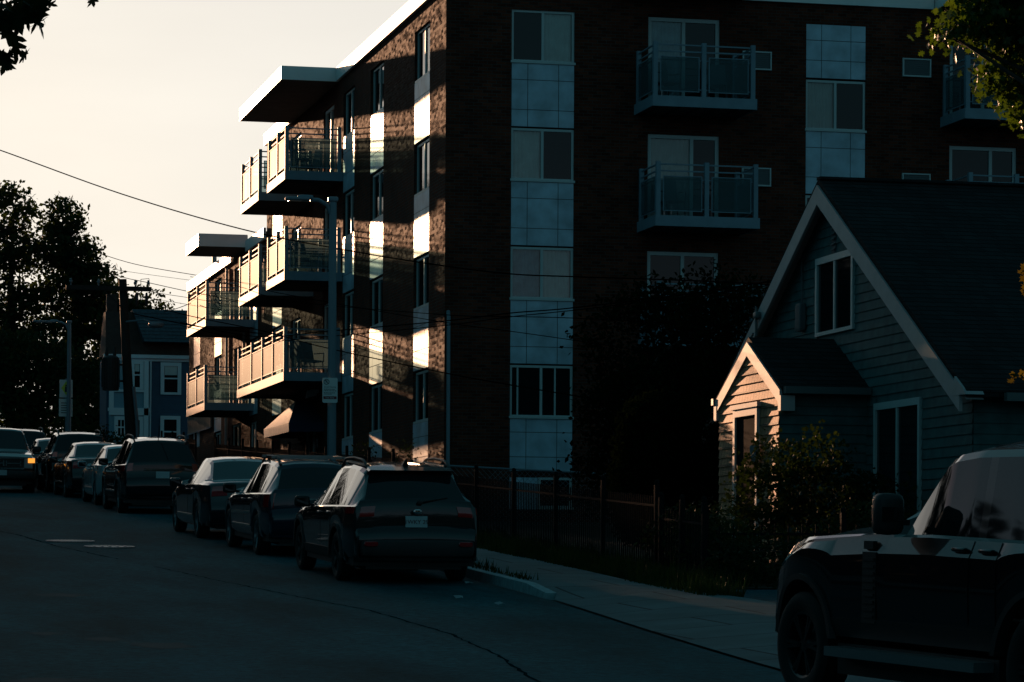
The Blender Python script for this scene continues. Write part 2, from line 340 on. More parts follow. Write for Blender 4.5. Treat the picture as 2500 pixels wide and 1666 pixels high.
def window(par, F, u0, u1, z0, z1, o, left='dark', right='dark', rec=.04, fw=.055, frame=None, sill=True, extra=None):
    """sliding window: frame + mullion + two panes, a curtain behind a pane that shows one"""
    fm = frame or FRAME
    mb = MB(o); m = (u0+u1)/2
    for a, b, c, d in ((u0, u1, z0, z0+fw), (u0, u1, z1-fw, z1), (u0, u0+fw, z0+fw, z1-fw), (u1-fw, u1, z0+fw, z1-fw), (m-.03, m+.03, z0+fw, z1-fw)):
        F.box(mb, a, b, rec, rec+.07, c, d)
    if extra:
        for u in extra: F.box(mb, u-.02, u+.02, rec+.012, rec+.06, z0+fw, z1-fw)
    w = mb.build('window', fm, par)
    if sill:
        mb = MB(o); F.box(mb, u0-.02, u1+.02, rec-.045-.02, rec-.003, z0-.03, z0+.022); mb.build('sill', fm, w)
    for side, (a, b) in ((left, (u0+fw, m-.03)), (right, (m+.03, u1-fw))):
        mb = MB(o); F.box(mb, a, b, rec+.03, rec+.036, z0+fw, z1-fw); mb.build('pane', DARKGLASS if side == 'dark' else GLASS, w)
        if side != 'dark':
            mb = MB(o); n = 22; vs = []
            for i in range(n+1):
                u = a+(b-a)*i/n; dn = rec+.10+.012*math.sin(i*2.1)+(.008 if i % 3 else 0)
                vs += [F.p(u, dn, z0+fw), F.p(u, dn, z1-fw)]
            mb.add(vs, [(2*i, 2*i+2, 2*i+3, 2*i+1) for i in range(n)])
            mb.build('curtain', {'curt': CURT, 'blue': CURTB, 'blind': BLIND}[side], w, 60)
    return w
def spandrel(par, F, u0, u1, z0, z1, o, cols, rows, rec=.01):
    mb = MB(o); F.box(mb, u0, u1, rec+.012, rec+.06, z0, z1); base = mb.build('spandrel', SEAM, par)
    mb = MB(o); ua = u0
    for c in cols:
        ub = ua+c*(u1-u0); za = z1
        for r in rows:
            zb = za-r*(z1-z0)
            F.box(mb, ua+.008, ub-.008, rec, rec+.02, zb+.008, za-.008); za = zb
        ua = ub
    mb.build('panel', PANEL, base)
def slider(par, F, u0, u1, z0, z1, o, left='dark', right='dark', split=.5, rec=.05):
    mb = MB(o); fw = .09; m = u0+(u1-u0)*split
    for a, b, c, d in ((u0, u1, z0, z0+.05), (u0, u1, z1-fw, z1), (u0, u0+fw, z0, z1-fw), (u1-fw, u1, z0, z1-fw), (m-.04, m+.04, z0, z1-fw)):
        F.box(mb, a, b, rec, rec+.09, c, d)
    w = mb.build('sliding_door', FRAME, par)
    for side, (a, b) in ((left, (u0+fw, m-.04)), (right, (m+.04, u1-fw))):
        mb = MB(o); F.box(mb, a, b, rec+.04, rec+.046, z0+.05, z1-fw); mb.build('pane', DARKGLASS if side == 'dark' else GLASS, w)
        if side != 'dark':
            mb = MB(o); n = 26; vs = []
            for i in range(n+1):
                u = a+(b-a)*i/n; dn = rec+.11+.02*math.sin(i*1.7)
                vs += [F.p(u, dn, z0+.05), F.p(u, dn, z1-fw)]
            mb.add(vs, [(2*i, 2*i+2, 2*i+3, 2*i+1) for i in range(n)])
            mb.build('curtain', {'curt': CURT, 'blue': CURTB, 'blind': BLIND}[side], w, 60)
    return w
def balcony(par, F, u0, u1, out, zt, o, posts, near=None, sidepanel=True, zrail=1.22):
    """slab + posts + rails + frosted panels. near = u of the end that faces the camera (street side) or None"""
    th = .24
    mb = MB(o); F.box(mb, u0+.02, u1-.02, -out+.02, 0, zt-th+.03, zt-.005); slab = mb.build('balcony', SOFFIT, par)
    mb = MB(o)
    F.box(mb, u0, u1, -out-.012, -out+.02, zt-th, zt); F.box(mb, u0-.012, u0+.02, -out+.02, -.003, zt-th, zt); F.box(mb, u1-.02, u1+.012, -out+.02, -.003, zt-th, zt)
    for q in (-out-.012, -out+.04):
        pass
    mb.build('edge_channel', STEEL, slab)
    mb = MB(o)
    for i in range(int((u1-u0)/.45)):
        u = u0+.25+i*.45; F.box(mb, u, u+.05, -out+.05, -.05, zt-th-.02, zt-th+.03)
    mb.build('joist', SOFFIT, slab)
    a, b = posts[0], posts[-1]; n = -out+.05
    top = zt+zrail
    allp = [(u, n) for u in posts]+[(a, -.09), (b, -.09)]
    for u, nn in allp:
        mb = MB(o); F.box(mb, u-.05, u+.05, nn-.05, nn+.05, zt-.1, top); mb.build('balcony_post', STEEL, slab)
    mb = MB(o); r = .016
    for dz in (.06, .21):
        z = top-dz
        F.box(mb, a, b, n-r, n+r, z-r, z+r)
        for u in (a, b): F.box(mb, u-r, u+r, n, -.05, z-r, z+r)
    for z in (top-.40, zt+.16):
        for p, q in zip(posts, posts[1:]): F.box(mb, p+.05, q-.05, n-.008, n+.008, z-.012, z+.012)
        for u in (a, b): F.box(mb, u-.008, u+.008, n+.05, -.14, z-.012, z+.012)
    mb.build('railing', STEEL, slab)
    zp0, zp1 = zt+.12, zt+.88
    for p, q in zip(posts, posts[1:]):
        g0 = .13 if F.k == 'F' else .09
        mb = MB(o); F.box(mb, p+g0, q-g0, n-.034, n-.026, zp0, zp1); gp = mb.build('glass_panel', FROST, slab)
        mb = MB(o)
        for (c, d, e, f_) in ((p+g0-.02, q-g0+.02, zp1, zp1+.02), (p+g0-.02, q-g0+.02, zp0-.02, zp0), (p+g0-.02, p+g0, zp0, zp1), (q-g0, q-g0+.02, zp0, zp1)):
            F.box(mb, c, d, n-.04, n-.02, e, f_)
        mb.build('panel_frame', STEEL, slab)
    if sidepanel:
        for u in (a, b):
            mb = MB(o); F.box(mb, u-.034, u-.026, n+.12, -.2, zp0, zp1); mb.build('glass_panel', FROST, slab)
            mb = MB(o)
            for (c, d, e, f_) in ((n+.10, -.18, zp1, zp1+.02), (n+.10, -.18, zp0-.02, zp0), (n+.10, n+.12, zp0, zp1), (-.2, -.18, zp0, zp1)):
                F.box(mb, u-.04, u-.02, c, d, e, f_)
            mb.build('panel_frame', STEEL, slab)
    return slab

# ---------------------------------------------------------------- brick apartment block (near)
XB, YB, YE, XE = 14.28, 68.03, 95.2, 34.0
FS, FF = Face('S', XB), Face('F', YB)
o = (XB, YB, 1.2)
apt = thing('apartment_building', 'four storey brown brick apartment block with white roof edge and balconies', 'building', o, group='brick apartment blocks')
HEAD = [12.77, 10.07, 7.36, 4.66]; WH = 1.19
scols = [(69.85, 71.65), (75.6, 77.4), (79.72, 81.42), (92.1, 93.9)]
fcols = [(15.81, 17.29)]
sdoors = [(82.9, 84.6), (88.5, 90.2)]; fdoors = [(19.04, 20.76), (26.42, 28.12)]
FL = [10.67, 7.97, 5.27]
mb = MB(o)
sh = [(a, b, 2.2, 12.77) for a, b in scols if a < 90]+[(92.1, 93.9, 3.4, 12.77)]
for a, b in sdoors:
    for z in FL: sh.append((a, b, z+.02, z+2.08))
sh.append((85.3, 87.6, 1.9, 4.0))
wall_holes(mb, FS, YB, YE, .3, 13.3, sh)
fh = [(15.81, 17.29, 1.35, 12.77), (22.86, 24.33, 2.0, 12.76)]
for a, b in fdoors:
    for z in FL: fh.append((a, b, z+.02, z+2.08))
wall_holes(mb, FF, XB, XE, .3, 13.3, fh)
mb.quad((XB, YE, .3), (XE, YE, .3), (XE, YE, 13.3), (XB, YE, 13.3)); mb.quad((XE, YB, .3), (XE, YE, .3), (XE, YE, 13.3), (XE, YB, 13.3))
mb.build('wall', BRICK, apt)
mb = MB(o); mb.box(XB-.01, XE, YB-.01, YE, 13.3, 13.5); roof = mb.build('roof', TAR, apt)
mb = MB(o); z0, z1 = 13.22, 13.58
for q in ((XB-.10, XB-.012, YB-.10, 82.05), (XB-.10, XB-.012, 90.15, YE+.05), (XB-.012, 18.15, YB-.10, YB-.012), (21.32, 25.98, YB-.10, YB-.012), (29.3, XE, YB-.10, YB-.012)):
    mb = MB(o); mb.box(*q, z0, z1); mb.build('fascia', WHITE, roof)
def canopy(F, u0, u1, out, za, zb, par, oo):
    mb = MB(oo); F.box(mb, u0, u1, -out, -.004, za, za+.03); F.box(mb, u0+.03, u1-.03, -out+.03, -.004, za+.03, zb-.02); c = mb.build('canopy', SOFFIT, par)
    mb = MB(oo); F.box(mb, u0-.025, u1+.025, -out-.025, -out, za-.01, zb); F.box(mb, u0-.025, u0, -out, -.02, za-.01, zb); F.box(mb, u1, u1+.025, -out, -.02, za-.01, zb)
    mb.build('fascia', WHITE, c)
canopy(FS, 82.1, 90.1, 1.57, 13.22, 13.58, apt, o)
canopy(FF, 18.2, 21.28, 1.55, 13.22, 13.58, apt, o); canopy(FF, 26.03, 29.2, 1.55, 13.22, 13.58, apt, o)
W3, H3, H3b = (.26, .49, .25), (.26, .47, .27), (.30, .37, .33)
# camera side window column
pan = [('dark', 'curt'), ('curt', 'dark'), ('blue', 'curt'), ('dark', 'dark')]
for i, z in enumerate(HEAD):
    window(apt, FF, 15.81, 17.29, z-WH, z, o, *pan[i], extra=(16.0, 16.88) if i == 3 else None)
    spandrel(apt, FF, 15.81, 17.29, (HEAD[i+1]+.03) if i < 3 else 2.24, z-WH-.03, o, W3, H3)
window(apt, FF, 16.5, 17.29, 1.40, 2.10, o)
spandrel(apt, FF, 15.81, 16.48, 1.36, 2.10, o, (.5, .5), (1.,))
spandrel(apt, FF, 22.86, 24.33, 11.50, 12.76, o, W3, H3b)
for z, l, r in ((11.46, 'blind', 'dark'), (8.76, 'dark', 'blue'), (6.06, 'dark', 'dark')):
    window(apt, FF, 22.86, 24.33, z-1.17, z, o, l, r)
    spandrel(apt, FF, 22.86, 24.33, z-2.67, z-1.20, o, W3, H3)
# street side window columns
sp = [('dark', 'curt'), ('dark', 'dark'), ('dark', 'dark'), ('dark', 'curt')]
for ci, (a, b) in enumerate(scols):
    for i, z in enumerate(HEAD):
        if ci == 3 and i == 3: continue
        l, r = sp[(i+ci) % 4]
        window(apt, FS, a, b, z-WH, z, o, r if ci == 0 else l, l if ci == 0 else 'dark', rec=.07)
        spandrel(apt, FS, a, b, (HEAD[i+1]+.03) if i < 3 else 2.24, z-WH-.03, o, W3, (.28, .40, .32), rec=.0)
for a, b in sdoors:
    for i, z in enumerate(FL): slider(apt, FS, a, b, z+.02, z+2.08, o, 'dark', 'curt' if i == 1 else 'dark')
for k, (a, b) in enumerate(fdoors):
    for i, z in enumerate(FL):
        slider(apt, FF, a, b, z+.02, z+2.08, o, ['blue', 'blind', 'dark'][i] if k == 0 else 'dark', 'dark', split=.5 if i != 1 else .62)
balcony(apt, FS, 81.45, 84.65, 1.57, FL[0], o, [81.55, 82.95, 84.55]); balcony(apt, FS, 81.45, 84.7, 1.57, FL[1], o, [81.55, 82.95, 84.6])
balcony(apt, FS, 86.3, 89.9, 1.57, FL[0], o, [86.4, 88.1, 89.8]); balcony(apt, FS, 86.2, 90.2, 1.57, FL[1], o, [86.3, 88.2, 90.1])
balcony(apt, FS, 81.5, 90.45, 1.57, FL[2], o, [81.6, 83.6, 85.6, 87.7, 90.35])
for i, z in enumerate(FL):
    d = (0, .08, .12)[i]
    balcony(apt, FF, 18.72+d, 21.18+d, 1.53, z+.03, o, [18.79+d, 19.93+d, 21.09+d])
    if i < 2: balcony(apt, FF, 26.2+d, 28.7+d, 1.53, z+.03, o, [26.28+d, 27.42+d, 28.6+d])
# air conditioner sleeves
ACM = mat('ac_grille', (.10, .12, .13), rough=.6)
for u0, zs in ((21.30, (11.62, 8.92, 6.22)), (25.23, (11.62, 8.92))):
    for z in zs:
        mb = MB(o)
        for a, b, c, d in ((u0, u0+.70, z, z+.035), (u0, u0+.70, z+.40, z+.43), (u0, u0+.03, z+.035, z+.40), (u0+.67, u0+.70, z+.035, z+.40)): FF.box(mb, a, b, -.07, -.004, c, d)
        ac = mb.build('air_conditioner', FRAME, apt)
        mb = MB(o)
        FF.box(mb, u0+.03, u0+.67, -.03, -.004, z+.035, z+.40)
        for i in range(7): FF.box(mb, u0+.05, u0+.65, -.045, -.03, z+.06+i*.048, z+.075+i*.048)
        mb.build('grille', ACM, ac)
# downpipe, entrance, wall lamp
mb = MB(o); mb.tube([(14.36, YB-.07, 1.3), (14.36, YB-.07, 5.7), (14.36, YB+.0, 5.85)], .045, 8); mb.build('downpipe', GREYPOLE, apt, 40)
slider(apt, FS, 85.3, 87.6, 1.95, 4.0, o)
mb = MB(o); FS.box(mb, 85.15, 85.5, -.12, -.004, 4.93, 5.02); mb.hexa([(XB-.34, 85.2, 4.78), (XB-.06, 85.2, 4.86), (XB-.06, 85.5, 4.86), (XB-.34, 85.5, 4.78)], [(XB-.30, 85.22, 5.0), (XB-.05, 85.22, 5.06), (XB-.05, 85.48, 5.06), (XB-.30, 85.48, 5.0)])
mb.build('wall_lamp', WHITE, apt)
# entrance awning: hipped tent, ridge at right angles to the wall
oa = (XB, 86.5, 3.8)
aw = thing('awning', 'pale hipped canvas entrance awning with hanging valance under the long balcony', 'awning', oa)
On, Of, T, Tw = (13.28, 84.25, 4.03), (13.28, 88.9, 4.05), (13.86, 86.6, 4.78), (XB-.003, 86.6, 4.78)
mb = MB(oa); mb.quad(On, Of, T); mb.build('front_slope', CANVAS, aw)
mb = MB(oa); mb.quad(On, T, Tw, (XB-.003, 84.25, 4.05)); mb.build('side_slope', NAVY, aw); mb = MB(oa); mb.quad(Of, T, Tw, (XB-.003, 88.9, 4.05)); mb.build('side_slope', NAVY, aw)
def valance(p, q, n, m):
    mb = MB(oa); vs = []; P, Q = Vector(p), Vector(q)
    for i in range(n+1):
        v = P.lerp(Q, i/n); vs += [tuple(v), (v.x, v.y, v.z-.24-.02*abs(math.sin(i*1.57)))]
    mb.add(vs, [(2*i, 2*i+1, 2*i+3, 2*i+2) for i in range(n)]); mb.build('valance', m, aw)
valance(On, Of, 24, CANVAS); valance((XB-.003, 84.25, 4.05), On, 6, NAVY); valance((XB-.003, 88.9, 4.05), Of, 6, NAVY)
mb = MB(oa)
for y in (84.27, 86.55, 88.88): mb.tube([(13.29, y, 4.02), (XB-.01, y, 4.02)], .015, 5)
mb.tube([(13.29, 84.27, 4.01), (13.29, 88.88, 4.03)], .015, 5); mb.build('frame_tubes', STEEL, aw)

# ---------------------------------------------------------------- lower brick block beyond
YW = 114.6
o2 = (XB, YE+.06, 2.4)
apt2 = thing('apartment_building', 'lower three storey brown brick block with glaring roof edge beyond the taller one', 'building', o2, group='brick apartment blocks')
cols2 = [(97.0, 98.8), (105.6, 107.4), (111.4, 113.2)]
mb = MB(o2)
h2 = [(97.0, 98.8, 4.9, 10.07), (105.6, 107.4, 3.6, 10.07), (111.4, 113.2, 4.4, 10.07)]
for z in FL[1:]: h2.append((100.75, 102.45, z+.02, z+2.08))
h2 += [(100.7, 102.9, 3.45, 4.8), (97.2, 98.6, 3.2, 4.7)]
wall_holes(mb, FS, YE+.06, YW, 1.5, 10.35, h2)
mb.quad((XB, YW, 1.5), (XE, YW, 1.5), (XE, YW, 10.35), (XB, YW, 10.35))
mb.quad((XE, YE+.06, 1.5), (XE, YW, 1.5), (XE, YW, 10.35), (XE, YE+.06, 10.35))
mb.build('wall', BRICK, apt2)
mb = MB(o2); mb.box(XB-.01, XE, YE+.06, YW, 10.35, 10.55); rf = mb.build('roof', TAR, apt2)
for q in ((YE+.06, 99.25), (102.7, YW+.08)):
    mb = MB(o2); mb.box(XB-.10, XB-.012, *q, 10.30, 10.66); mb.build('fascia', WHITE, rf)
canopy(FS, 99.3, 102.6, 1.6, 10.46, 10.86, apt2, o2)
mb = MB(o2); mb.box(XB-.2, XB-.05, 106.6, 106.75, 10.67, 11.4); mb.build('roof_post', STEEL, apt2)
for a, b in cols2:
    for i, z in enumerate(HEAD[1:3]):
        window(apt2, FS, a, b, z-WH, z, o2, 'dark', 'curt' if (i+int(a)) % 2 else 'dark', rec=.07)
        spandrel(apt2, FS, a, b, HEAD[i+2]+.03 if i == 0 else {97.0: 4.92, 105.6: 4.75, 111.4: 4.42}[a], z-WH-.03, o2, W3, (.28, .40, .32), rec=0.)
window(apt2, FS, 105.6, 107.4, 3.62, 4.72, o2, rec=.07)
window(apt2, FS, 100.7, 102.9, 3.45, 4.8, o2, 'curt', 'blind', rec=.05); window(apt2, FS, 97.2, 98.6, 3.2, 4.7, o2, rec=.05)
for z in FL[1:]: slider(apt2, FS, 100.75, 102.45, z+.02, z+2.08, o2, 'curt', 'dark')
balcony(apt2, FS, 97.7, 102.6, 1.57, FL[1], o2, [97.8, 100.1, 102.5]); balcony(apt2, FS, 97.9, 102.6, 1.57, FL[2]+.02, o2, [98.1, 100.2, 102.5])
mb = MB(o2); mb.tube([(XB-.06, 103.9, 2.6), (XB-.06, 103.9, 10.2)], .05, 6); mb.tube([(XB-.06, 99.7, 5.4), (XB-.06, 99.7, 10.2)], .05, 6); mb.build('downpipe', STEEL, apt2, 40)
SBD = mat('sign_board', (.16, .13, .12), rough=.3, var=.4, vscale=3)
sg = thing('sign_board', 'blank dark glossy board low on the far brick wall end', 'sign', (XB-.05, 111, 5))
mb = MB((XB-.05, 111, 5)); FS.box(mb, 107.9, 114.4, -.07, -.012, 4.98, 5.75); mb.build('board', SBD, sg)
mb = MB((XB-.05, 111, 5)); FS.box(mb, 107.85, 114.45, -.085, -.071, 5.75, 5.80); FS.box(mb, 107.85, 114.45, -.085, -.071, 4.93, 4.98); mb.build('frame', STEEL, sg)

# chairs on the balconies
def chair(label, x, y, z, rz):
    t = thing('balcony_chair', label, 'chair', (x, y, z), (0, 0, rz), 'chairs on the balconies')
    return t
def chair_parts(t, m):
    mb = MB(); mb.box(-.23, .23, -.22, .22, .40, .43); mb.build('seat', m, t)
    mb = MB(); mb.hexa([(-.22, .21, .44), (.22, .21, .44), (.22, .235, .44), (-.22, .235, .44)], [(-.2, .31, .95), (.2, .31, .95), (.2, .335, .95), (-.2, .335, .95)]); mb.build('backrest', m, t)
    for sx in (-1, 1):
        for sy in (-1, 1):
            mb = MB(); mb.tube([(sx*.21, sy*.20, .40), (sx*.23, sy*.25, 0)], .016, 5); mb.build('leg', m, t)
        mb = MB(); mb.tube([(sx*.24, -.2, .40), (sx*.25, -.2, .64), (sx*.25, .25, .66)], .016, 5); mb.build('armrest', m, t)
CHM = mat('chair_metal', (.10, .11, .12), rough=.4, metal=.3)
sps = [('dark armchair on the top balcony nearest the roof canopy, turned to the street', 13.3, 82.4, FL[0], R(60)),
       ('dark armchair against the wall on the top balcony under the roof canopy', 13.75, 83.9, FL[0], R(-70)),
       ('dark chair behind the glass panel of the third floor street balcony', 13.4, 82.6, FL[1], R(80)),
       ('dark chair at the near end of the long second floor balcony', 13.4, 82.5, FL[2], R(40)),
       ('dark chair behind the left panel of the top front balcony', 19.3, 67.4, FL[0]+.03, R(20)),
       ('dark chair behind the right panel of the top front balcony', 20.5, 67.4, FL[0]+.03, R(-15)),
       ('dark chair behind the left panel of the middle front balcony', 19.45, 67.4, FL[1]+.03, R(5))]
c0 = chair(sps[0][0], *sps[0][1:]); chair_parts(c0, CHM)
for l, x, y, z, rz in sps[1:]:
    c = copy_tree(c0); c.location = (x, y, z); c.rotation_euler = (0, 0, rz); c['label'] = l

# ---------------------------------------------------------------- shingled house with porch
XH, XP = 16.45, 15.0
YR, YL, YPk, ZPk = 41.32, 53.75, 47.5, 6.37
sl = (ZPk-2.78)/(YPk-YR)
SID = mat('painted_shingles', (.042, .108, .114), rough=.8, var=.30, vscale=4.5)
SHK = brick_mat('sunlit_cedar_shakes', (.66, .33, .16), (.36, .18, .09), (.09, .05, .03), bw=.15, rh=.29, ms=.008, rough=.8, bumpd=.006, noise_bump=.8, tilt=.06, bias=.22, mott=.45)  # colour warmed and brightened to carry the sunlight on the porch front
TRIM = mat('house_trim', (.42, .40, .41), rough=.6, var=.08)
GUT = mat('gutter', (.09, .12, .125), rough=.5)
oh = (XH, YPk, 0.0)
hs = thing('shingled_house', 'small green shingled gable house with white rake boards and gabled porch', 'house', oh)
def lap(mb, F, zlo, zhi, h, rng, skip=()):
    z = zlo
    while z < zhi-.01:
        zt = min(z+h, zhi); a0, b0 = rng(z); a1, b1 = rng(zt)
        segs = [(a0, b0, a1, b1)]
        for (u0, u1, q0, q1) in skip:
            ns = []
            for (p, q, r, s) in segs:
                if z+.01 < q1 and zt-.01 > q0 and p < u1 and q > u0:
                    if u0 > p: ns.append((p, u0, max(r, p) if r > p else r, u0))
                    if u1 < q: ns.append((u1, q, u1, s))
                else: ns.append((p, q, r, s))
            segs = ns
        for (p, q, r, s) in segs:
            if q-p < .01: continue
            mb.quad(F.p(p, -.022, z), F.p(q, -.022, z), F.p(s, -.002, zt), F.p(r, -.002, zt))
            mb.quad(F.p(p, -.002, z), F.p(q, -.002, z), F.p(q, -.022, z), F.p(p, -.022, z))
        z = zt
FH = Face('S', XH)
def gab(z):
    if z <= 2.78: return (YR+.05, YL-.05)
    d = (ZPk-.12-z)/sl; return (YPk-max(d, .01), YPk+max(d, .01))
mb = MB(oh); lap(mb, FH, -.6, ZPk-.14, .152, gab, skip=[(46.43, 48.28, 3.87, 5.16), (43.4, 45.42, .7, 2.62)])
mb.quad((XH, YR+.05, -.8), (XH, YL-.05, -.8), (XH, YL-.05, 2.7), (XH, YPk, ZPk-.14), (XH, YR+.05, 2.7))
FHr = Face('F', YR+.05); lap(mb, FHr, -.6, 2.66, .152, lambda z: (XH, 27))
mb.quad((XH, YR+.06, -.8), (27, YR+.06, -.8), (27, YR+.06, 2.7), (XH, YR+.06, 2.7))
mb.quad((XH, YL-.05, -.8), (27, YL-.05, -.8), (27, YL-.05, 2.7), (XH, YL-.05, 2.7))
mb.build('wall', SID, hs)
# main roof: two slabs, ridge along X
x0, x1, ov = XH-.27, 27.2, .36
mb = MB(oh)
for sgn, ye in ((-1, YR-ov), (1, YL+ov)):
    ze = ZPk-sl*abs(ye-YPk)
    b = [(x0, YPk, ZPk+.02), (x1, YPk, ZPk+.02), (x1, ye, ze+.02), (x0, ye, ze+.02)]
    mb.hexa([(p[0], p[1], p[2]-.10) for p in b], b)
mb.box(x0, x1, YPk-.09, YPk+.09, ZPk+.0, ZPk+.05)
rf = mb.build('roof', ROOF, hs)
mb = MB(oh)
for sgn, ye in ((-1, YR-.16), (1, YL+.16)):
    ze = ZPk-sl*abs(ye-YPk)
    d = .30
    mb.hexa([(x0-.03, YPk, ZPk-.10-d), (x0+.02, YPk, ZPk-.10-d), (x0+.02, ye, ze-.10-d), (x0-.03, ye, ze-.10-d)],
            [(x0-.03, YPk, ZPk-.085), (x0+.02, YPk, ZPk-.085), (x0+.02, ye, ze-.085), (x0-.03, ye, ze-.085)])
mb.hexa([(x0-.035, YR+.12, 2.52), (x0+.25, YR+.12, 2.52), (x0+.25, YR-.42, 2.52), (x0-.035, YR-.42, 2.52)],
        [(x0-.035, YR+.02, 2.80), (x0+.25, YR+.02, 2.80), (x0+.25, YR-.30, 2.62), (x0-.035, YR-.30, 2.62)])
mb.build('rake_board', TRIM, rf)
mb = MB(oh); mb.quad((x0, YPk, ZPk-.12), (XH, YPk, ZPk-.12), (XH, YR-ov, ZPk-sl*(YPk-YR+ov)-.12), (x0, YR-ov, ZPk-sl*(YPk-YR+ov)-.12))
mb.quad((x0, YPk, ZPk-.12), (XH, YPk, ZPk-.12), (XH, YL+ov, ZPk-sl*(YL-YPk+ov)-.12), (x0, YL+ov, ZPk-sl*(YL-YPk+ov)-.12)); mb.build('soffit', TRIM, rf)
ze = ZPk-sl*(YPk-YR+ov)
mb = MB(oh); mb.box(XH+.3, 27.2, YR-ov-.13, YR-ov-.005, ze-.14, ze-.02); mb.build('gutter', GUT, rf)
def hwindow(u0, u1, z0, z1, mid=True, mun=()):
    mb = MB(oh); fw = .085
    for a, b, c, d in ((u0, u1, z1-.11, z1), (u0, u1, z0, z0+.06), (u0, u0+fw, z0+.06, z1-.11), (u1-fw, u1, z0+.06, z1-.11)): FH.box(mb, a, b, -.055, .03, c, d)
    if mid: FH.box(mb, (u0+u1)/2-.035, (u0+u1)/2+.035, -.045, .03, z0+.06, z1-.11)
    w = mb.build('window', FRAME, hs)
    mb = MB(oh)
    for zz in mun: FH.box(mb, u0+fw, u1-fw, -.014, .0, zz, zz+.02)
    if mun: mb.build('sash_bar', SEAM, w)
    mb = MB(oh); FH.box(mb, u0+fw, u1-fw, -.02, .01, z0+.06, z1-.11); mb.build('pane', DARKGLASS, w)
hwindow(46.43, 48.28, 3.87, 5.16, True, (4.48,)); hwindow(43.4, 45.42, .7, 2.62)
mb = MB(oh); FH.box(mb, 47.33, 47.53, -.03, .0, 5.18, 5.72)
for i in range(6): mb.hexa([FH.p(47.34, -.06, 5.22+i*.085), FH.p(47.52, -.06, 5.22+i*.085), FH.p(47.52, -.03, 5.25+i*.085), FH.p(47.34, -.03, 5.25+i*.085)], [FH.p(47.34, -.06, 5.232+i*.085), FH.p(47.52, -.06, 5.232+i*.085), FH.p(47.52, -.03, 5.262+i*.085), FH.p(47.34, -.03, 5.262+i*.085)])
mb.build('gable_vent', SEAM, hs)
mb = MB(oh); mb.sup((XH-.08, 48.95, 4.25), (.06, .14, .24), .3); mb.tube([(XH-.05, 48.95, 4.4), (XH-.05, 49.0, 5.2)], .015, 5); mb.build('meter_box', SEAM, hs, 40)
mb = MB(oh); mb.tube([(x0-.06, 50.6, 4.05), (x0-.06, 50.6, 4.55)], .025, 6); mb.sup((x0-.08, 50.5, 4.40), (.05, .10, .06), .4); mb.tube([(x0-.08, 50.7, 4.1), (x0-.08, 53.4, 2.7)], .02, 5); mb.build('service_bracket', GUT, hs, 40)
# porch
YP0, YP1, YPR, ZPR, ZE = 45.86, 49.05, 47.46, 3.76, 2.90
ps = (ZPR-ZE)/(YPR-YP0+.1)
FP = Face('S', XP); FPs = Face('F', YP0)
op = (XP, YPR, 0.)
mb = MB(oh)
def pg(z):
    if z < 2.84: return (YP0, YP1)
    d = (ZPR-.10-z)/ps; return (YPR-max(.01, d), YPR+max(.01, d))
lap(mb, FP, -.6, ZPR-.12, .145, pg, skip=[(46.85, 48.1, -.3, 2.62)])
mb.quad((XP, YP0, -.8), (XP, YP1, -.8), (XP, YP1, 2.8), (XP, YPR, ZPR-.12), (XP, YP0, 2.8))
mb.quad((XP, YP1, -.8), (XH, YP1, -.8), (XH, YP1, 2.84), (XP, YP1, 2.84))
po = mb.build('porch', SHK, hs)
mb = MB(oh); lap(mb, FPs, -.6, 2.84, .145, lambda z: (XP, XH)); mb.quad((XP, YP0+.01, -.8), (XH, YP0+.01, -.8), (XH, YP0+.01, 2.84), (XP, YP0+.01, 2.84)); mb.build('side_wall', SID, po)  # given the darker house material because this side falls in shade
mb = MB(oh); px0 = XP-.012
for ye in (YP0-.16, YP1+.18):
    zz = ZPR-ps*abs(ye-YPR); b = [(px0, YPR, ZPR+.02), (XH+.0, YPR, ZPR+.02), (XH+.0, ye, zz+.02), (px0, ye, zz+.02)]
    mb.hexa([(p[0], p[1], p[2]-.08) for p in b], b)
mb.build('porch_roof', ROOF, po)
mb = MB(oh)
for ye in (YP0-.12, YP1+.14):
    zz = ZPR-ps*abs(ye-YPR); d = .21
    mb.hexa([(px0-.03, YPR, ZPR-.075-d), (px0+.015, YPR, ZPR-.075-d), (px0+.015, ye, zz-.075-d), (px0-.03, ye, zz-.075-d)], [(px0-.03, YPR, ZPR-.062), (px0+.015, YPR, ZPR-.062), (px0+.015, ye, zz-.062), (px0-.03, ye, zz-.062)])
for y in (YP0-.2, YP1+.06): mb.box(px0-.035, px0+.2, y, y+.14, 2.5, 2.74)
mb.build('rake_board', TRIM, po)
mb = MB(oh); zz = ZPR-ps*(YPR-YP0+.16); mb.box(px0+.02, XH-.03, YP0-.28, YP0-.165, zz-.10, zz+.01); mb.build('gutter', GUT, po); mb = MB(oh); zz = ZPR-ps*(YP1+.18-YPR); mb.box(px0-.05, XH-.03, YP1+.19, YP1+.3, zz-.10, zz+.01); mb.build('gutter', GUT, po)
mb = MB(oh)
for a, b, c, d in ((46.83, 46.93, -.3, 2.62), (48.02, 48.12, -.3, 2.62), (46.93, 48.02, 2.5, 2.62)): FP.box(mb, a, b, -.065, .0, c, d)
FP.box(mb, 46.76, 48.2, -.085, .0, 2.625, 2.70)
dr = mb.build('door', TRIM, hs)
mb = MB(oh); FP.box(mb, 46.93, 48.02, -.03, .0, -.3, 2.5); mb.build('screen', mat('door_screen', (.010, .012, .014), rough=.95, spec=.03), dr)
mb = MB(oh); FP.box(mb, 46.93, 48.02, -.04, -.031, .7, .78); FP.box(mb, 47.9, 47.98, -.07, -.031, .95, 1.05); mb.build('door_handle', SEAM, dr)
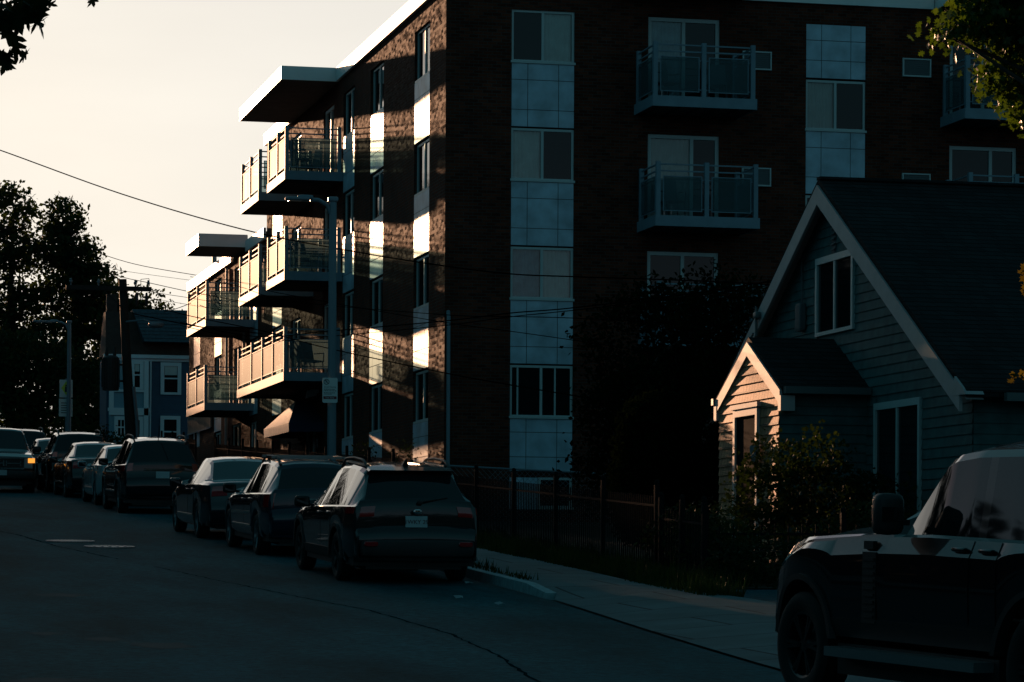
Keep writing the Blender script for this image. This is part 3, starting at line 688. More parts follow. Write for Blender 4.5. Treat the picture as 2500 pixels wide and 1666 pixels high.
mb = MB(oh); mb.lathe([(0, .05), (.04, .055), (.06, .075), (.26, .085), (.30, .02)], Matrix.Translation((XP-.13, 46.72, 1.72)) @ Matrix.Rotation(R(-90), 4, 'Y'), 8); mb.box(XP-.13, XP-.02, 46.70, 46.74, 2.0, 2.03); mb.build('porch_lamp', GREYPOLE, po)
mb = MB(oh); FP.box(mb, 46.15, 46.5, -.06, -.023, .62, .95); mb.build('mail_box', SEAM, po)

hs.location = (16.75, 48.36, 0.0); hs.scale = (1.018, 1.018, 1.018)
# ---------------------------------------------------------------- blue house at the end of the street
BLU = mat('blue_siding', (.048, .092, .15), rough=.75, var=.1); BLUP = mat('pale_blue_siding', (.18, .32, .40), rough=.75); MANS = mat('brown_shingle', (.050, .028, .022), rough=.85, var=.3, vscale=5)
SLATE = mat('slate', (.045, .065, .085), rough=.6, var=.35, vscale=9); HTR = mat('white_trim', (.66, .72, .76), rough=.6)
YQ = 133.0; FQ = Face('F', YQ); oq = (13, YQ, 4.3)
bh = thing('blue_house', 'blue clapboard house with white window trim and brown mansard roof', 'house', oq)
mb = MB(oq); lap(mb, FQ, 4.0, 9.05, .13, lambda z: (13.0, 21)); mb.quad((13, YQ, 4), (21, YQ, 4), (21, YQ, 9.1), (13, YQ, 9.1)); mb.quad((13, YQ, 4), (13, YQ+3, 4), (13, YQ+3, 9.1), (13, YQ, 9.1)); mb.build('wall', BLU, bh)
mb = MB(oq); mb.hexa([(12.95, YQ-.1, 9.2), (21, YQ-.1, 9.2), (21, YQ+3, 9.2), (12.95, YQ+3, 9.2)], [(13.0, YQ+.55, 11.1), (21, YQ+.55, 11.1), (21, YQ+1.6, 11.1), (13.0, YQ+1.6, 11.1)]); rf = mb.build('roof', MANS, bh)
mb = MB(oq); mb.hexa([(14.55, YQ-.75, 9.74), (18, YQ-.75, 9.74), (18, YQ+.4, 9.74), (14.55, YQ+.4, 9.74)], [(14.15, YQ+.5, 11.22), (18, YQ+.5, 11.22), (18, YQ+1.4, 11.22), (14.15, YQ+1.4, 11.22)])
for i in range(1, 9): z = 9.74+i*.165; y = YQ-.75+i*.139; mb.box(14.55-i*.045, 18, y-.03, y-.0, z-.012, z+.0)
mb.build('slate_slope', SLATE, rf)
mb = MB(oq); mb.box(13.1, 13.55, YQ+1, YQ+1.5, 11.0, 11.9); mb.build('chimney', MANS, rf)
mb = MB(oq); FQ.box(mb, 12.85, 21, -.25, .0, 9.05, 9.2); FQ.box(mb, 12.9, 21, -.12, .0, 8.93, 9.05); mb.build('cornice', HTR, bh)
def qwin(u0, u1, z0, z1, n=-.0, blind=False, par=bh, four=False):
    mb = MB(oq); fw = .16
    for a, b, c, d in ((u0, u1, z1-fw, z1), (u0, u1, z0, z0+.1), (u0, u0+fw, z0+.1, z1-fw), (u1-fw, u1, z0+.1, z1-fw), (u0+fw, u1-fw, (z0+z1)/2-.03, (z0+z1)/2+.03)): FQ.box(mb, a, b, n-.07, n, c, d)
    if four: FQ.box(mb, (u0+u1)/2-.02, (u0+u1)/2+.02, n-.06, n, z0+.1, z1-fw)
    w = mb.build('window', HTR, par)
    mb = MB(oq); FQ.box(mb, u0+fw, u1-fw, n-.03, n-.001, z0+.1, z1-fw); mb.build('pane', DARKGLASS, w)
    if blind:
        mb = MB(oq); FQ.box(mb, u0+fw+.02, u1-fw-.02, n-.036, n-.031, (z0+z1)/2+.15, z1-fw); mb.build('blind', BLIND, w)
qwin(15.33, 16.23, 7.5, 8.9, -.02, True); qwin(15.33, 16.2, 5.2, 6.58, -.02)
mb = MB(oq); FQ.box(mb, 13.1, 14.72, -.6, 0, 4.2, 8.9); bay = mb.build('bay', BLUP, bh)
mb = MB(oq)
for a, b, c, d in ((13.0, 14.8, 6.72, 6.86), (13.05, 14.78, 6.55, 6.72), (13.05, 13.25, 6.86, 8.93), (14.55, 14.75, 4.2, 8.93), (13.25, 14.55, 7.55, 7.65)): FQ.box(mb, a, b, -.68, -.605, c, d)
mb.build('bay_trim', HTR, bay)
qwin(13.98, 14.53, 7.66, 8.92, -.602, True); qwin(13.28, 13.86, 5.55, 6.5, -.602, four=True); qwin(14.05, 14.53, 4.9, 6.5, -.602)
mb = MB(oq); mb.tube([(14.9, YQ-.08, 9.0), (14.87, YQ-.08, 4.3)], .045, 6); mb.build('downpipe', HTR, bh, 40)

# ---------------------------------------------------------------- vehicles
def paint(name, col, metal=.0, rough=.5):
    return mat(name, [c*.6 for c in col], rough=.35, metal=metal, spec=.1, coat=1., coatr=.03)
CGLASS = mat('car_glass', (.008, .012, .014), rough=.03, spec=.5)
RUBBER = mat('tyre_rubber', (.012, .012, .012), rough=.85)
RIMM = mat('alloy_rim', (.22, .24, .26), rough=.35, metal=.8)
RIMK = mat('black_rim', (.015, .015, .016), rough=.3)
CHROME = mat('chrome', (.6, .6, .6), rough=.12, metal=1.)
PLAST = mat('black_plastic', (.014, .014, .015), rough=.55)
TAILR = mat('tail_lamp_red', (.38, .010, .014), rough=.12, coat=1.)
HEADL = mat('head_lamp_glass', (.42, .44, .44), rough=.08, coat=1.)
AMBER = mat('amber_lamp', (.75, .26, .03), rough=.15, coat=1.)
AMBER.node_tree.nodes['Principled BSDF'].inputs['Emission Color'].default_value = (1., .36, .05, 1); AMBER.node_tree.nodes['Principled BSDF'].inputs['Emission Strength'].default_value = .9   # emission added so the amber lens glows
PLATE = mat('licence_plate', (.42, .48, .50), rough=.5)
PLTXT = mat('plate_letters', (.10, .02, .03), rough=.6)
SILVER = mat('silver_trim', (.35, .36, .37), rough=.3, metal=.7)

def wheel(root, x, y, Rr, wid, rimr, rm, spokes=5):
    sd = 1 if x > 0 else -1
    M0 = Matrix.Translation((x, y, Rr)) @ (Matrix.Identity(4) if sd > 0 else Matrix.Rotation(R(180), 4, 'Z'))
    h = wid/2
    mb = MB(); mb.lathe([(-h, .10), (-h, .16), (h*.3, .16), (h*.45, .06)], M0, 20, True); w = mb.build('wheel', PLAST, root, 40)
    mb = MB(); mb.lathe([(-h*.9, rimr), (-h, rimr+.02), (-h, Rr-.03), (-h*.75, Rr), (h*.75, Rr), (h, Rr-.035), (h*1.02, (Rr+rimr)/2), (h*.95, rimr+.012), (h*.82, rimr-.005)], M0, 36); mb.build('tyre', RUBBER, w, 40)
    mb = MB(); mb.lathe([(-h*.2, rimr-.03), (h*.6, rimr-.025), (h*.86, rimr), (h*.80, rimr-.02), (h*.4, rimr-.03)], M0, 32)
    mb.lathe([(h*.4, .075), (h*.7, .06), (h*.74, .01)], M0, 16, True)
    for k in range(spokes):
        a = 2*math.pi*k/spokes
        for da in (-.10, .10):
            c, s = math.cos(a), math.sin(a); c2, s2 = math.cos(a+da), math.sin(a+da)
            p = M0 @ Vector((h*.62, .05*c, .05*s)); q = M0 @ Vector((h*.72, (rimr-.01)*c2, (rimr-.01)*s2))
            mb.bar(p, q, .035, .028)
    mb.build('rim', rm, w, 40)

def pl(tab, x, k=1):
    if x <= tab[0][0]: return tab[0][k]
    for a, b in zip(tab, tab[1:]):
        if x <= b[0]:
            t = (x-a[0])/(b[0]-a[0]) if b[0] > a[0] else 1
            return a[k]+(b[k]-a[k])*t
    return tab[-1][k]

class Car:
    def __init__(s, sp):
        s.sp = sp; prof = sp['top']; k0, k1 = sp['main']; main = prof[k0:k1+1]
        wb = sp['wb']; ar = sp['arch']; W = sp['W']/2
        ys = {p[0] for p in main}
        y = main[0][0]
        while y < main[-1][0]: ys.add(round(y, 4)); y += .11
        for yw in (0, wb):
            for i in range(13): ys.add(round(yw+ar*math.sin(math.pi*(i-6)/12), 4))
            ys.add(round(yw-ar-.004, 4)); ys.add(round(yw+ar+.004, 4))
        for a, b in sp['win']: ys |= {a, b}
        for a, b in (sp['ws'], sp['rw']): ys |= {a, b}
        ys = sorted(v for v in ys if main[0][0] <= v <= main[-1][0])
        st = [(p[0], p[1], p[2]) for p in prof[:k0]]; s.i0 = len(st)
        st += [(v, pl(main, v, 1), pl(main, v, 2)) for v in ys]; s.i1 = len(st)-1
        st += [(p[0], p[1], p[2]) for p in prof[k1+1:]]
        s.st = st; s.rows = []
        yr, yf = prof[0][0], prof[-1][0]
        for (y, zt, wt) in st:
            w = W
            if y < yr+.6: w -= sp.get('tr', .05)*((yr+.6-y)/.6)**2
            if y > yf-.8: w -= sp.get('tf', .12)*((y-yf+.8)/.8)**2
            zb = sp['sill']
            if y < -.6: zb = sp.get('sillr', zb)
            if y > wb+.6: zb = sp.get('sillf', zb)
            for yw in (0, wb):
                d = ar*ar-(y-yw)**2
                if d >= -1e-6: zb = max(zb, sp['R']+math.sqrt(max(d, 0)))
            belt = pl(sp['belt'], y); ze = min(belt, zt-.02); zb = min(zb, ze-.015)
            wt = min(wt, w-.02); H = ze-zb
            wr = w-.03
            r = [(w-.05, zb), (w-.012, zb+.12*H), (w, zb+.5*H), (w-.004, zb+sp.get('crease', .8)*H), (w-sp.get('inset', .03), ze)]
            z5 = min(ze+.02, zt-.012); gl = zt-belt
            if gl > .12: r += [(w-.045-sp.get('inset', .03), z5), (wt+.03, zt-.065), (wt-.02, zt-.012)]
            else: r += [(max(w-.06, wt), z5), (max(wt, w-.10), zt-.008), (wt-.02, zt-.003)]
            cr = sp.get('crown', .025)*(1 if zt > .7 else .3)
            r += [(wt*.55, zt+cr*.65), (0, zt+cr)]
            s.rows.append(r)
    def width(s, y):
        yr, yf = s.sp['top'][0][0], s.sp['top'][-1][0]; w = s.sp['W']/2
        if y < yr+.6: w -= s.sp.get('tr', .05)*((yr+.6-y)/.6)**2
        if y > yf-.8: w -= s.sp.get('tf', .12)*((y-yf+.8)/.8)**2
        return w
    def P(s, i, r, sd=1):
        i = max(0, min(len(s.st)-1.001, i)); a = int(i); t = i-a; q = int(min(r, 8.999)); u = r-q
        def pt(k):
            p0, p1 = s.rows[k][q], s.rows[k][q+1]; return Vector((p0[0]+(p1[0]-p0[0])*u, s.st[k][0], p0[1]+(p1[1]-p0[1])*u))
        v = pt(a).lerp(pt(a+1), t); v.x *= sd; return v
    def iy(s, y):
        for k in range(s.i0, s.i1):
            a, b = s.st[k][0], s.st[k+1][0]
            if a <= y <= b: return k+(y-a)/(b-a) if b > a else k
        return s.i1 if y > s.st[s.i1][0] else s.i0
    def build(s, root, m):
        n = len(s.st); ring = []; sp = s.sp; vs = []
        for k in range(n):
            y = s.st[k][0]; r = s.rows[k]
            vs += [(x, y, z) for x, z in r]+[(-x, y, z) for x, z in r[-2::-1]]
        body = []; glass = {}
        for k in range(n-1):
            ym = (s.st[k][0]+s.st[k+1][0])/2; zm = (s.st[k][1]+s.st[k+1][1])/2; gl = zm-pl(sp['belt'], ym)
            ismain = s.i0 <= k < s.i1
            for j in range(18):
                f = (k*19+j, k*19+j+1, (k+1)*19+j+1, (k+1)*19+j); jj = min(j, 17-j); key = None
                if ismain and gl > .16 and jj == 5:
                    for q, (a, b) in enumerate(sp['win']):
                        if a-1e-4 <= ym <= b: key = ('side_window', q, j < 9)
                if ismain and jj in (7, 8) and sp['ws'][0] <= ym <= sp['ws'][1]: key = ('windscreen',)
                if ismain and jj in (7, 8) and sp['rw'][0] <= ym <= sp['rw'][1]: key = ('rear_window',)
                if key: glass.setdefault(key, []).append(f)
                else: body.append(f)
        def sub(fs):
            ids = sorted({i for f in fs for i in f}); mp = {i: k for k, i in enumerate(ids)}
            mb = MB(); mb.add([vs[i] for i in ids], [tuple(mp[i] for i in f) for f in fs]); return mb
        mb = sub(body+[tuple(range(19))[::-1], tuple((n-1)*19+k for k in range(19))]); mb.build('body', m, root, sp.get('sharp', 38))
        for key, fs in glass.items(): sub(fs).build(key[0], CGLASS, root, 40)
        W = sp['W']/2
        mb = MB(); mb.box(-W+.26, W-.26, s.st[0][0]+.12, s.st[-1][0]-.15, .20, .62); mb.box(-W+.06, W-.06, sp['arch']+.03, sp['wb']-sp['arch']-.03, .22, .45)
        mb.box(-W+.08, W-.08, s.st[0][0]+.10, -sp['arch']-.03, .25, .6); mb.box(-W+.12, W-.12, sp['wb']+sp['arch']+.03, s.st[-1][0]-.2, .25, .6)
        mb.build('underbody', PLAST, root)
    def patch(s, root, name, m, il, rl, off, sd=1, nrm=None, both=False):
        """raised piece that follows the body between stations il and rows rl"""
        def gridpts(sdd, o_): return [[s.P(i, r, sdd)+o_ for r in rl] for i in il]
        mb = MB()
        for sdd in ((sd, -sd) if both else (sd,)):
            nv = Vector(nrm) if nrm else Vector((sdd, 0, .12))
            A = gridpts(sdd, nv*off); B = gridpts(sdd, -nv*.006); nr = len(rl); ni = len(il)
            vs = [tuple(p) for row in A for p in row]+[tuple(p) for row in B for p in row]; N = nr*ni
            fs = [(a*nr+b, a*nr+b+1, (a+1)*nr+b+1, (a+1)*nr+b) for a in range(ni-1) for b in range(nr-1)]
            edge = [(0, b) for b in range(nr)]+[(a, nr-1) for a in range(1, ni)]+[(ni-1, b) for b in range(nr-2, -1, -1)]+[(a, 0) for a in range(ni-2, 0, -1)]
            for q in range(len(edge)):
                a, b = edge[q]; c, d = edge[(q+1) % len(edge)]; fs.append((a*nr+b, c*nr+d, N+c*nr+d, N+a*nr+b))
            mb.add(vs, fs)
        return mb.build(name, m, root, min(35, s.sp.get('sharp', 35)))
    def span(s, ya, yb, n=10):
        return [s.iy(ya+(yb-ya)*k/n) for k in range(n+1)]
def rng_(a, b, n): return [a+(b-a)*k/n for k in range(n+1)]

def make_car(name, label, cat, sp, m, loc, yaw=0., grp=None, rim=None, plate='1WKY 29', doors=True, toward=False):
    x, y = loc; sl_ = .0497 if y > 42 else .0497+.00092*(y-42.4)
    pit = math.atan(sl_)*(-1 if toward else 1)
    root = thing(name, label, cat, (x, y, g(y)), (pit, 0, yaw+(math.pi if toward else 0)), grp)
    c = Car(sp); c.build(root, m); W = sp['W']/2; wb = sp['wb']
    for yy in (0, wb):
        for sx in (-1, 1): wheel(root, sx*(W-sp.get('ww', .22)/2-.015), yy, sp['R'], sp.get('ww', .22), sp['R']*sp.get('rimf', .68), rim or RIMM, sp.get('spokes', 5))
    if sp.get('clad'):
        for sx in (-1, 1):
            for yw in (0, wb):
                mb = MB(); ar = sp['arch']; vs = []; n = 18; W_ = W
                for i in range(n+1):
                    a = math.pi*i/n; cc, ss = math.cos(a), math.sin(a)
                    z0 = sp['R']+ar*ss; z1 = sp['R']+(ar+sp['clad'])*ss
                    if ss < .05: z0 = z1 = max(sp['sill']-.02, z0*.98)
                    hw = c.width(yw+ar*cc); W = hw
                    vs += [(sx*(W-.06), yw+(ar-.01)*cc, z0), (sx*(W+.012), yw+(ar-.006)*cc, z0), (sx*(W+.014), yw+(ar+sp['clad'])*cc, max(z1, sp['sill']-.02)), (sx*(W-.03), yw+(ar+sp['clad']+.01)*cc, max(z1, sp['sill']-.02))]
                mb.add(vs, [(i*4+k, i*4+k+1, i*4+k+5, i*4+k+4) for i in range(n) for k in range(3)]); mb.build('wheel_arch', sp.get('cladm', PLAST), root, 40); W = W_
            c.patch(root, 'sill_trim', PLAST, c.span(sp['arch']+.02, wb-sp['arch']-.02, 12), [0, .5, 1.2], .012, sx)
    if sp.get('silltrim'):
        for sx in (-1, 1): c.patch(root, 'sill_strip', SILVER, c.span(sp['arch']+.12, wb-sp['arch']-.12, 12), [1.25, 1.36], .016, sx)
    if sp.get('sidetrim'):
        for sx in (-1, 1): c.patch(root, 'side_moulding', SILVER, c.span(sp['arch']+.1, wb-sp['arch']-.1, 12), [2.1, 2.3], .015, sx)
    if doors:
        for sx in (-1, 1):
            for (ya, yb) in sp['doors']:
                d = c.patch(root, 'door', m, c.span(ya, yb, 12), [1.3, 1.7, 2, 2.5, 3, 3.5, 3.97], .006, sx)
                mb = MB(); p = c.P(c.iy(ya+.13), 3.45, sx); mb.sup((p.x+sx*.022, p.y, p.z), (.018, .10, .016), .5, 10, 6)
                h = mb.build('door_handle', sp.get('handlem', m), d, 50)
    if sp.get('rails'):
        ya, yb, zz = sp['rails']
        for sx in (-1, 1):
            mb = MB(); xw = pl(sp['top'][sp['main'][0]:sp['main'][1]+1], (ya+yb)/2, 2)-.03; pts = []
            for i in range(15):
                t = i/14; yy = ya+(yb-ya)*t; zr = pl(sp['top'][sp['main'][0]:sp['main'][1]+1], yy, 1); h = zz*min(1, 6*t, 6*(1-t))
                pts.append((sx*xw, yy, zr+h-.005))
            mb.tube(pts, .021, 8)
            mb.build('roof_rail', sp.get('railm', PLAST), root, 50)
        if sp.get('bars'):
            for t in sp['bars']:
                mb = MB(); zr = pl(sp['top'][sp['main'][0]:sp['main'][1]+1], t, 1); mb.box(-xw-.08, xw+.08, t-.03, t+.03, zr+zz-.02, zr+zz+.02); mb.build('roof_bar', SILVER, root)
    # mirrors
    ym = sp['mir'][0]; zm = sp['mir'][1]
    for sx in (-1, 1):
        mb = MB(); mb.sup((sx*(W+.10), ym, zm), sp.get('mirs', (.115, .06, .085)), .45, 14, 8); mb.bar((sx*(W-.07), ym+.02, zm-.06), (sx*(W+.04), ym, zm-.05), .06, .04)
        mr = mb.build('mirror', sp.get('mirm', m), root, 50)
        mb = MB(); mb.box(sx*(W+.10)-.085, sx*(W+.10)+.085, ym-sp.get('mirs', (.115, .06, .085))[1]-.004, ym-sp.get('mirs', (.115, .06, .085))[1]+.004, zm-.05, zm+.05); mb.build('mirror_glass', CGLASS, mr)
    # lamps
    for sx in (-1, 1):
        t = sp.get('tail')
        if t:
            mb = None
            (za, zb, ra, rb), (ya, yb, qa, qb) = t
            il = [k for k in range(0, c.i0+2) if za-.001 <= c.st[k][1] <= zb+.001]
            lo = _zi(c, za); hi = _zi(c, zb)
            c.patch(root, 'tail_light', TAILR, rng_(lo, hi, 6), rng_(ra, rb, 6), .014, sx, nrm=(.0, -1, .1))
            c.patch(root, 'tail_light', TAILR, c.span(ya, yb, 6), rng_(qa, qb, 5), .012, sx)
        h = sp.get('head')
        if h: c.patch(root, 'headlight', HEADL, c.span(h[0], h[1], 6), rng_(h[2], h[3], 5), .012, sx, nrm=(sx*.8, .6, .1))
    if sp.get('plate'):
        py, pz, lean = sp['plate']; Mx = Matrix.Translation((0, py, pz)) @ Matrix.Rotation(lean, 4, 'X')
        mb = MB(); vs = [Mx @ Vector(v) for v in ((-.153, 0, -.077), (.153, 0, -.077), (.153, 0, .077), (-.153, 0, .077))]
        mb.prism([tuple(v) for v in vs], tuple(Mx.to_3x3() @ Vector((0, -.012, 0)))); pt = mb.build('licence_plate', PLATE, root)
        if plate: text(plate, .082, Mx @ Matrix.Translation((0, -.0145, -.006)) @ Matrix.Rotation(R(90), 4, 'X'), PLTXT, pt, 'plate_text')
    return root, c
def _zi(c, z):
    for k in range(0, c.i0+6):
        a, b = c.st[k][1], c.st[k+1][1]
        if a <= z <= b: return k+(z-a)/(b-a) if b > a else k
    return c.i0

def stretch(sp, f):
    q = dict(sp)
    q['top'] = [(a*f, b, w) for a, b, w in sp['top']]; q['belt'] = [(a*f, b) for a, b in sp['belt']]; q['win'] = [(a*f, b*f) for a, b in sp['win']]
    for k in ('ws', 'rw'): q[k] = (sp[k][0]*f, sp[k][1]*f)
    q['doors'] = [(a*f, b*f) for a, b in sp['doors']]; q['wb'] = sp['wb']*f; q['mir'] = (sp['mir'][0]*f, sp['mir'][1])
    if sp.get('rails'): q['rails'] = (sp['rails'][0]*f, sp['rails'][1]*f, sp['rails'][2])
    if sp.get('tail'): (r, (ya, yb, qa, qb)) = sp['tail']; q['tail'] = (r, (ya*f, yb*f, qa, qb))
    if sp.get('head'): h = sp['head']; q['head'] = (h[0]*f, h[1]*f, h[2], h[3])
    if sp.get('plate'): p = sp['plate']; q['plate'] = (p[0]*f, p[1], p[2])
    if sp.get('bars'): q['bars'] = [b*f for b in sp['bars']]
    return q

WAGON = dict(W=1.86, wb=2.745, R=.345, arch=.41, sill=.30, sillr=.36, sillf=.30, tr=.07, tf=.14, crown=.03, clad=.05,
    top=[(-.98, .36, .80), (-1.04, .42, .86), (-1.07, .52, .88), (-1.07, .68, .88), (-1.03, .74, .86), (-.985, .78, .80), (-.975, .98, .79), (-.965, 1.04, .77), (-.955, 1.10, .745),
         (-.93, 1.14, .73), (-.56, 1.50, .60), (-.50, 1.555, .60), (-.2, 1.60, .605), (.4, 1.625, .61), (1.0, 1.605, .60), (1.35, 1.555, .585), (1.55, 1.505, .575),
         (2.05, 1.22, .66), (2.42, 1.04, .73), (2.55, 1.00, .75), (3.0, .95, .745), (3.35, .87, .72), (3.52, .78, .70), (3.60, .66, .74), (3.64, .5, .78), (3.60, .32, .74)],
    main=(9, 22), belt=[(-1.07, 1.06), (0, 1.03), (1.5, .98), (2.5, .93), (3.6, .72)], win=[(-.62, -.10), (-.02, .92), (1.0, 1.98)], ws=(1.56, 2.40), rw=(-.92, -.57),
    doors=[(.36, 1.02), (1.05, 2.10)], rails=(-.55, 1.25, .085), mir=(1.95, 1.04), mirm=PLAST,
    tail=((.92, 1.06, 6.1, 7.55), (-.96, -.62, 3.3, 3.95)), head=(3.12, 3.50, 3.3, 4.3), plate=(-1.0, .86, R(-4)))
SUVSP = dict(WAGON, W=1.86, R=.355, wb=2.67, arch=.42, sill=.32, sillr=.40, clad=.03,
    top=[(-.80, .40, .80), (-.86, .46, .86), (-.88, .60, .88), (-.87, .74, .88), (-.83, .80, .86), (-.80, .84, .82), (-.795, 1.0, .81), (-.785, 1.10, .80), (-.78, 1.16, .78),
         (-.76, 1.19, .77), (-.52, 1.60, .63), (-.46, 1.655, .63), (-.1, 1.70, .63), (.5, 1.72, .63), (1.0, 1.70, .62), (1.35, 1.65, .60), (1.5, 1.60, .59),
         (1.95, 1.33, .68), (2.3, 1.12, .75), (2.42, 1.08, .77), (2.9, 1.03, .76), (3.2, .94, .74), (3.38, .84, .72), (3.46, .7, .76), (3.48, .5, .78), (3.44, .35, .74)],
    belt=[(-.9, 1.12), (0, 1.09), (1.5, 1.04), (2.4, 1.0), (3.5, .8)], win=[(-.55, -.06), (.02, .9), (.98, 1.9)], ws=(1.52, 2.28), rw=(-.755, -.525), doors=[(.38, .98), (1.02, 2.02)],
    rails=(-.45, 1.2, .08), mir=(1.85, 1.14), tail=((.98, 1.16, 6.0, 7.3), (-.78, -.5, 3.0, 3.95)), head=(2.98, 3.36, 3.2, 4.2), plate=(-.825, .90, R(-3)))
SEDAN = dict(WAGON, W=1.84, R=.33, wb=2.77, arch=.385, sill=.24, sillr=.30, clad=0, silltrim=True, rails=None, tr=.09,
    top=[(-1.02, .32, .80), (-1.08, .40, .86), (-1.09, .56, .88), (-1.06, .66, .86), (-1.03, .72, .80), (-1.02, .92, .78), (-1.00, 1.0, .76), (-.96, 1.03, .74), (-.9, 1.045, .73),
         (-.62, 1.06, .72), (-.45, 1.075, .70), (.25, 1.40, .57), (.42, 1.44, .57), (.8, 1.475, .58), (1.15, 1.465, .575), (1.4, 1.42, .56), (1.52, 1.38, .56),
         (2.05, 1.13, .65), (2.45, .96, .72), (2.6, .93, .74), (3.0, .87, .73), (3.4, .77, .70), (3.55, .68, .70), (3.62, .56, .74), (3.64, .42, .76), (3.60, .24, .72)],
    belt=[(-1.09, 1.0), (0, .99), (1.5, .94), (2.5, .88), (3.6, .62)], win=[(-.12, .86), (.94, 1.95)], ws=(1.54, 2.42), rw=(-.43, .24), doors=[(.30, .92), (.96, 2.05)], mir=(1.9, .98), mirm=None,
    tail=((.80, .98, 6.0, 7.8), (-1.0, -.62, 3.2, 3.95)), head=(3.05, 3.5, 3.2, 4.2), plate=(-1.03, .85, R(-2)))
SEDAN.pop('mirm')
OFFR = dict(inset=.055, crease=.84, sharp=13, W=1.99, wb=3.36, R=.405, arch=.50, sill=.50, sillr=.55, sillf=.50, tr=.05, tf=.14, crown=.10, clad=.045, ww=.255, rimf=.63, spokes=6,
    top=[(-.74, .56, .86), (-.80, .60, .90), (-.82, .80, .93), (-.80, .92, .92), (-.78, 1.0, .92), (-.775, 1.2, .90), (-.77, 1.28, .88), (-.765, 1.32, .86), (-.755, 1.36, .84),
         (-.745, 1.40, .83), (-.66, 1.80, .76), (-.60, 1.86, .76), (-.3, 1.885, .77), (.5, 1.895, .77), (1.05, 1.89, .77), (1.38, 1.86, .765), (1.52, 1.82, .75),
         (1.74, 1.64, .75), (2.02, 1.34, .79), (2.12, 1.29, .81), (2.8, 1.265, .80), (3.4, 1.235, .78), (3.80, 1.16, .74), (3.95, 1.06, .71), (4.03, .9, .77), (4.07, .7, .79), (3.99, .5, .75)],
    main=(9, 22), belt=[(-.82, 1.24), (0, 1.24), (1.5, 1.26), (2.2, 1.25), (3.3, 1.19), (4.05, 1.0)], win=[(-.60, -.08), (.06, .80), (.90, 1.88)], ws=(1.54, 2.0), rw=(-.74, -.66),
    doors=[(.50, .83), (.86, 2.04)], mir=(1.82, 1.42), mirs=(.11, .075, .15), mirm=PLAST, tail=None, head=(3.70, 4.02, 3.05, 4.3), plate=None)
PICK = dict(WAGON, W=1.92, wb=3.1, R=.37, arch=.44, sill=.40, sillr=.5, sillf=.42, clad=.03, tf=.06, rails=None,
    top=[(-1.1, .5, .86), (-1.14, .6, .88), (-1.14, .8, .89), (-1.13, .9, .89), (-1.12, 1.0, .88), (-1.115, 1.05, .86), (-1.11, 1.10, .84), (-1.10, 1.14, .82), (-1.08, 1.16, .80),
         (-.9, 1.17, .80), (.1, 1.17, .80), (.30, 1.70, .66), (.42, 1.76, .66), (.8, 1.79, .665), (1.2, 1.79, .66), (1.55, 1.76, .65), (1.68, 1.72, .645),
         (2.05, 1.45, .72), (2.4, 1.20, .79), (2.5, 1.16, .82), (3.0, 1.13, .84), (3.5, 1.08, .85), (3.78, 1.0, .86), (3.83, .85, .88), (3.86, .6, .88), (3.82, .42, .84)],
    belt=[(-1.14, 1.12), (1.5, 1.12), (2.5, 1.07), (3.8, .95)], win=[(.34, 1.0), (1.08, 2.1)], ws=(1.70, 2.38), rw=(.12, .29), doors=[(.5, 1.05), (1.08, 2.2)], mir=(2.05, 1.22), tail=None, head=None, plate=None)

PARK = 'vehicles parked along the kerb'
# nearest crossover wagon
X0 = 7.30
P1 = paint('paint_dark_green_black', (.018, .024, .028)); P2 = paint('paint_dark_blue', (.020, .030, .055)); P3 = paint('paint_graphite', (.022, .026, .034)); P4 = paint('paint_black', (.010, .010, .014))
P5 = paint('paint_white', (.55, .70, .75), .0); P6 = paint('paint_dark_brown', (.022, .020, .020)); P7 = paint('paint_near_black', (.008, .009, .013)); P8 = paint('paint_pale_grey', (.16, .17, .18))
f1 = 1.07
ob, obc = make_car('crossover_wagon', 'dark crossover wagon with raised roof rails, nearest of the kerb row', 'car', stretch(WAGON, f1), P1, (X0+.93, 42.2), R(.8), PARK, RIMK)
mb = MB(); mb.hexa([(-.05, -.30, 1.60), (.05, -.30, 1.60), (.05, -.12, 1.61), (-.05, -.12, 1.61)], [(-.006, -.34, 1.71), (.006, -.34, 1.71), (.01, -.2, 1.66), (-.01, -.2, 1.66)]); mb.build('antenna_fin', PLAST, ob)
mb = MB(); mb.hexa([(-.60, -.70, 1.535), (.60, -.70, 1.535), (.60, -.5, 1.56), (-.60, -.5, 1.56)], [(-.58, -.72, 1.555), (.58, -.72, 1.555), (.58, -.45, 1.60), (-.58, -.45, 1.60)]); mb.build('spoiler', P1, ob)
mb = MB(); mb.tube([(.05, -.985*f1-.02, 1.13), (.45, -.85*f1-.05, 1.19)], .014, 5); mb.sup((.05, -1.0*f1, 1.125), (.04, .03, .03), .6, 8, 6); mb.build('rear_wiper', PLAST, ob)
mb = MB(); mb.sup((0, -1.075*f1, 1.0), (.06, .012, .035), .8, 12, 6); mb.build('badge', CHROME, ob)
mb = MB(); mb.sup((0, -1.10*f1, .50), (.80, .06, .12), .3, 16, 8); mb.build('rear_bumper', PLAST, ob, 40)
for sx in (-1, 1):
    mb = MB(); mb.sup((sx*.66, -1.165*f1, .56), (.10, .015, .035), .5, 10, 6); mb.build('reflector', TAILR, ob)
    mb = MB(); mb.hexa([(sx*.52, -.40, 1.60), (sx*.60, -.40, 1.60), (sx*.60, 1.0, 1.64), (sx*.52, 1.0, 1.64)], [(sx*.53, -.40, 1.625), (sx*.59, -.40, 1.625), (sx*.59, 1.0, 1.66), (sx*.53, 1.0, 1.66)]); mb.build('roof_trim', PLAST, ob)
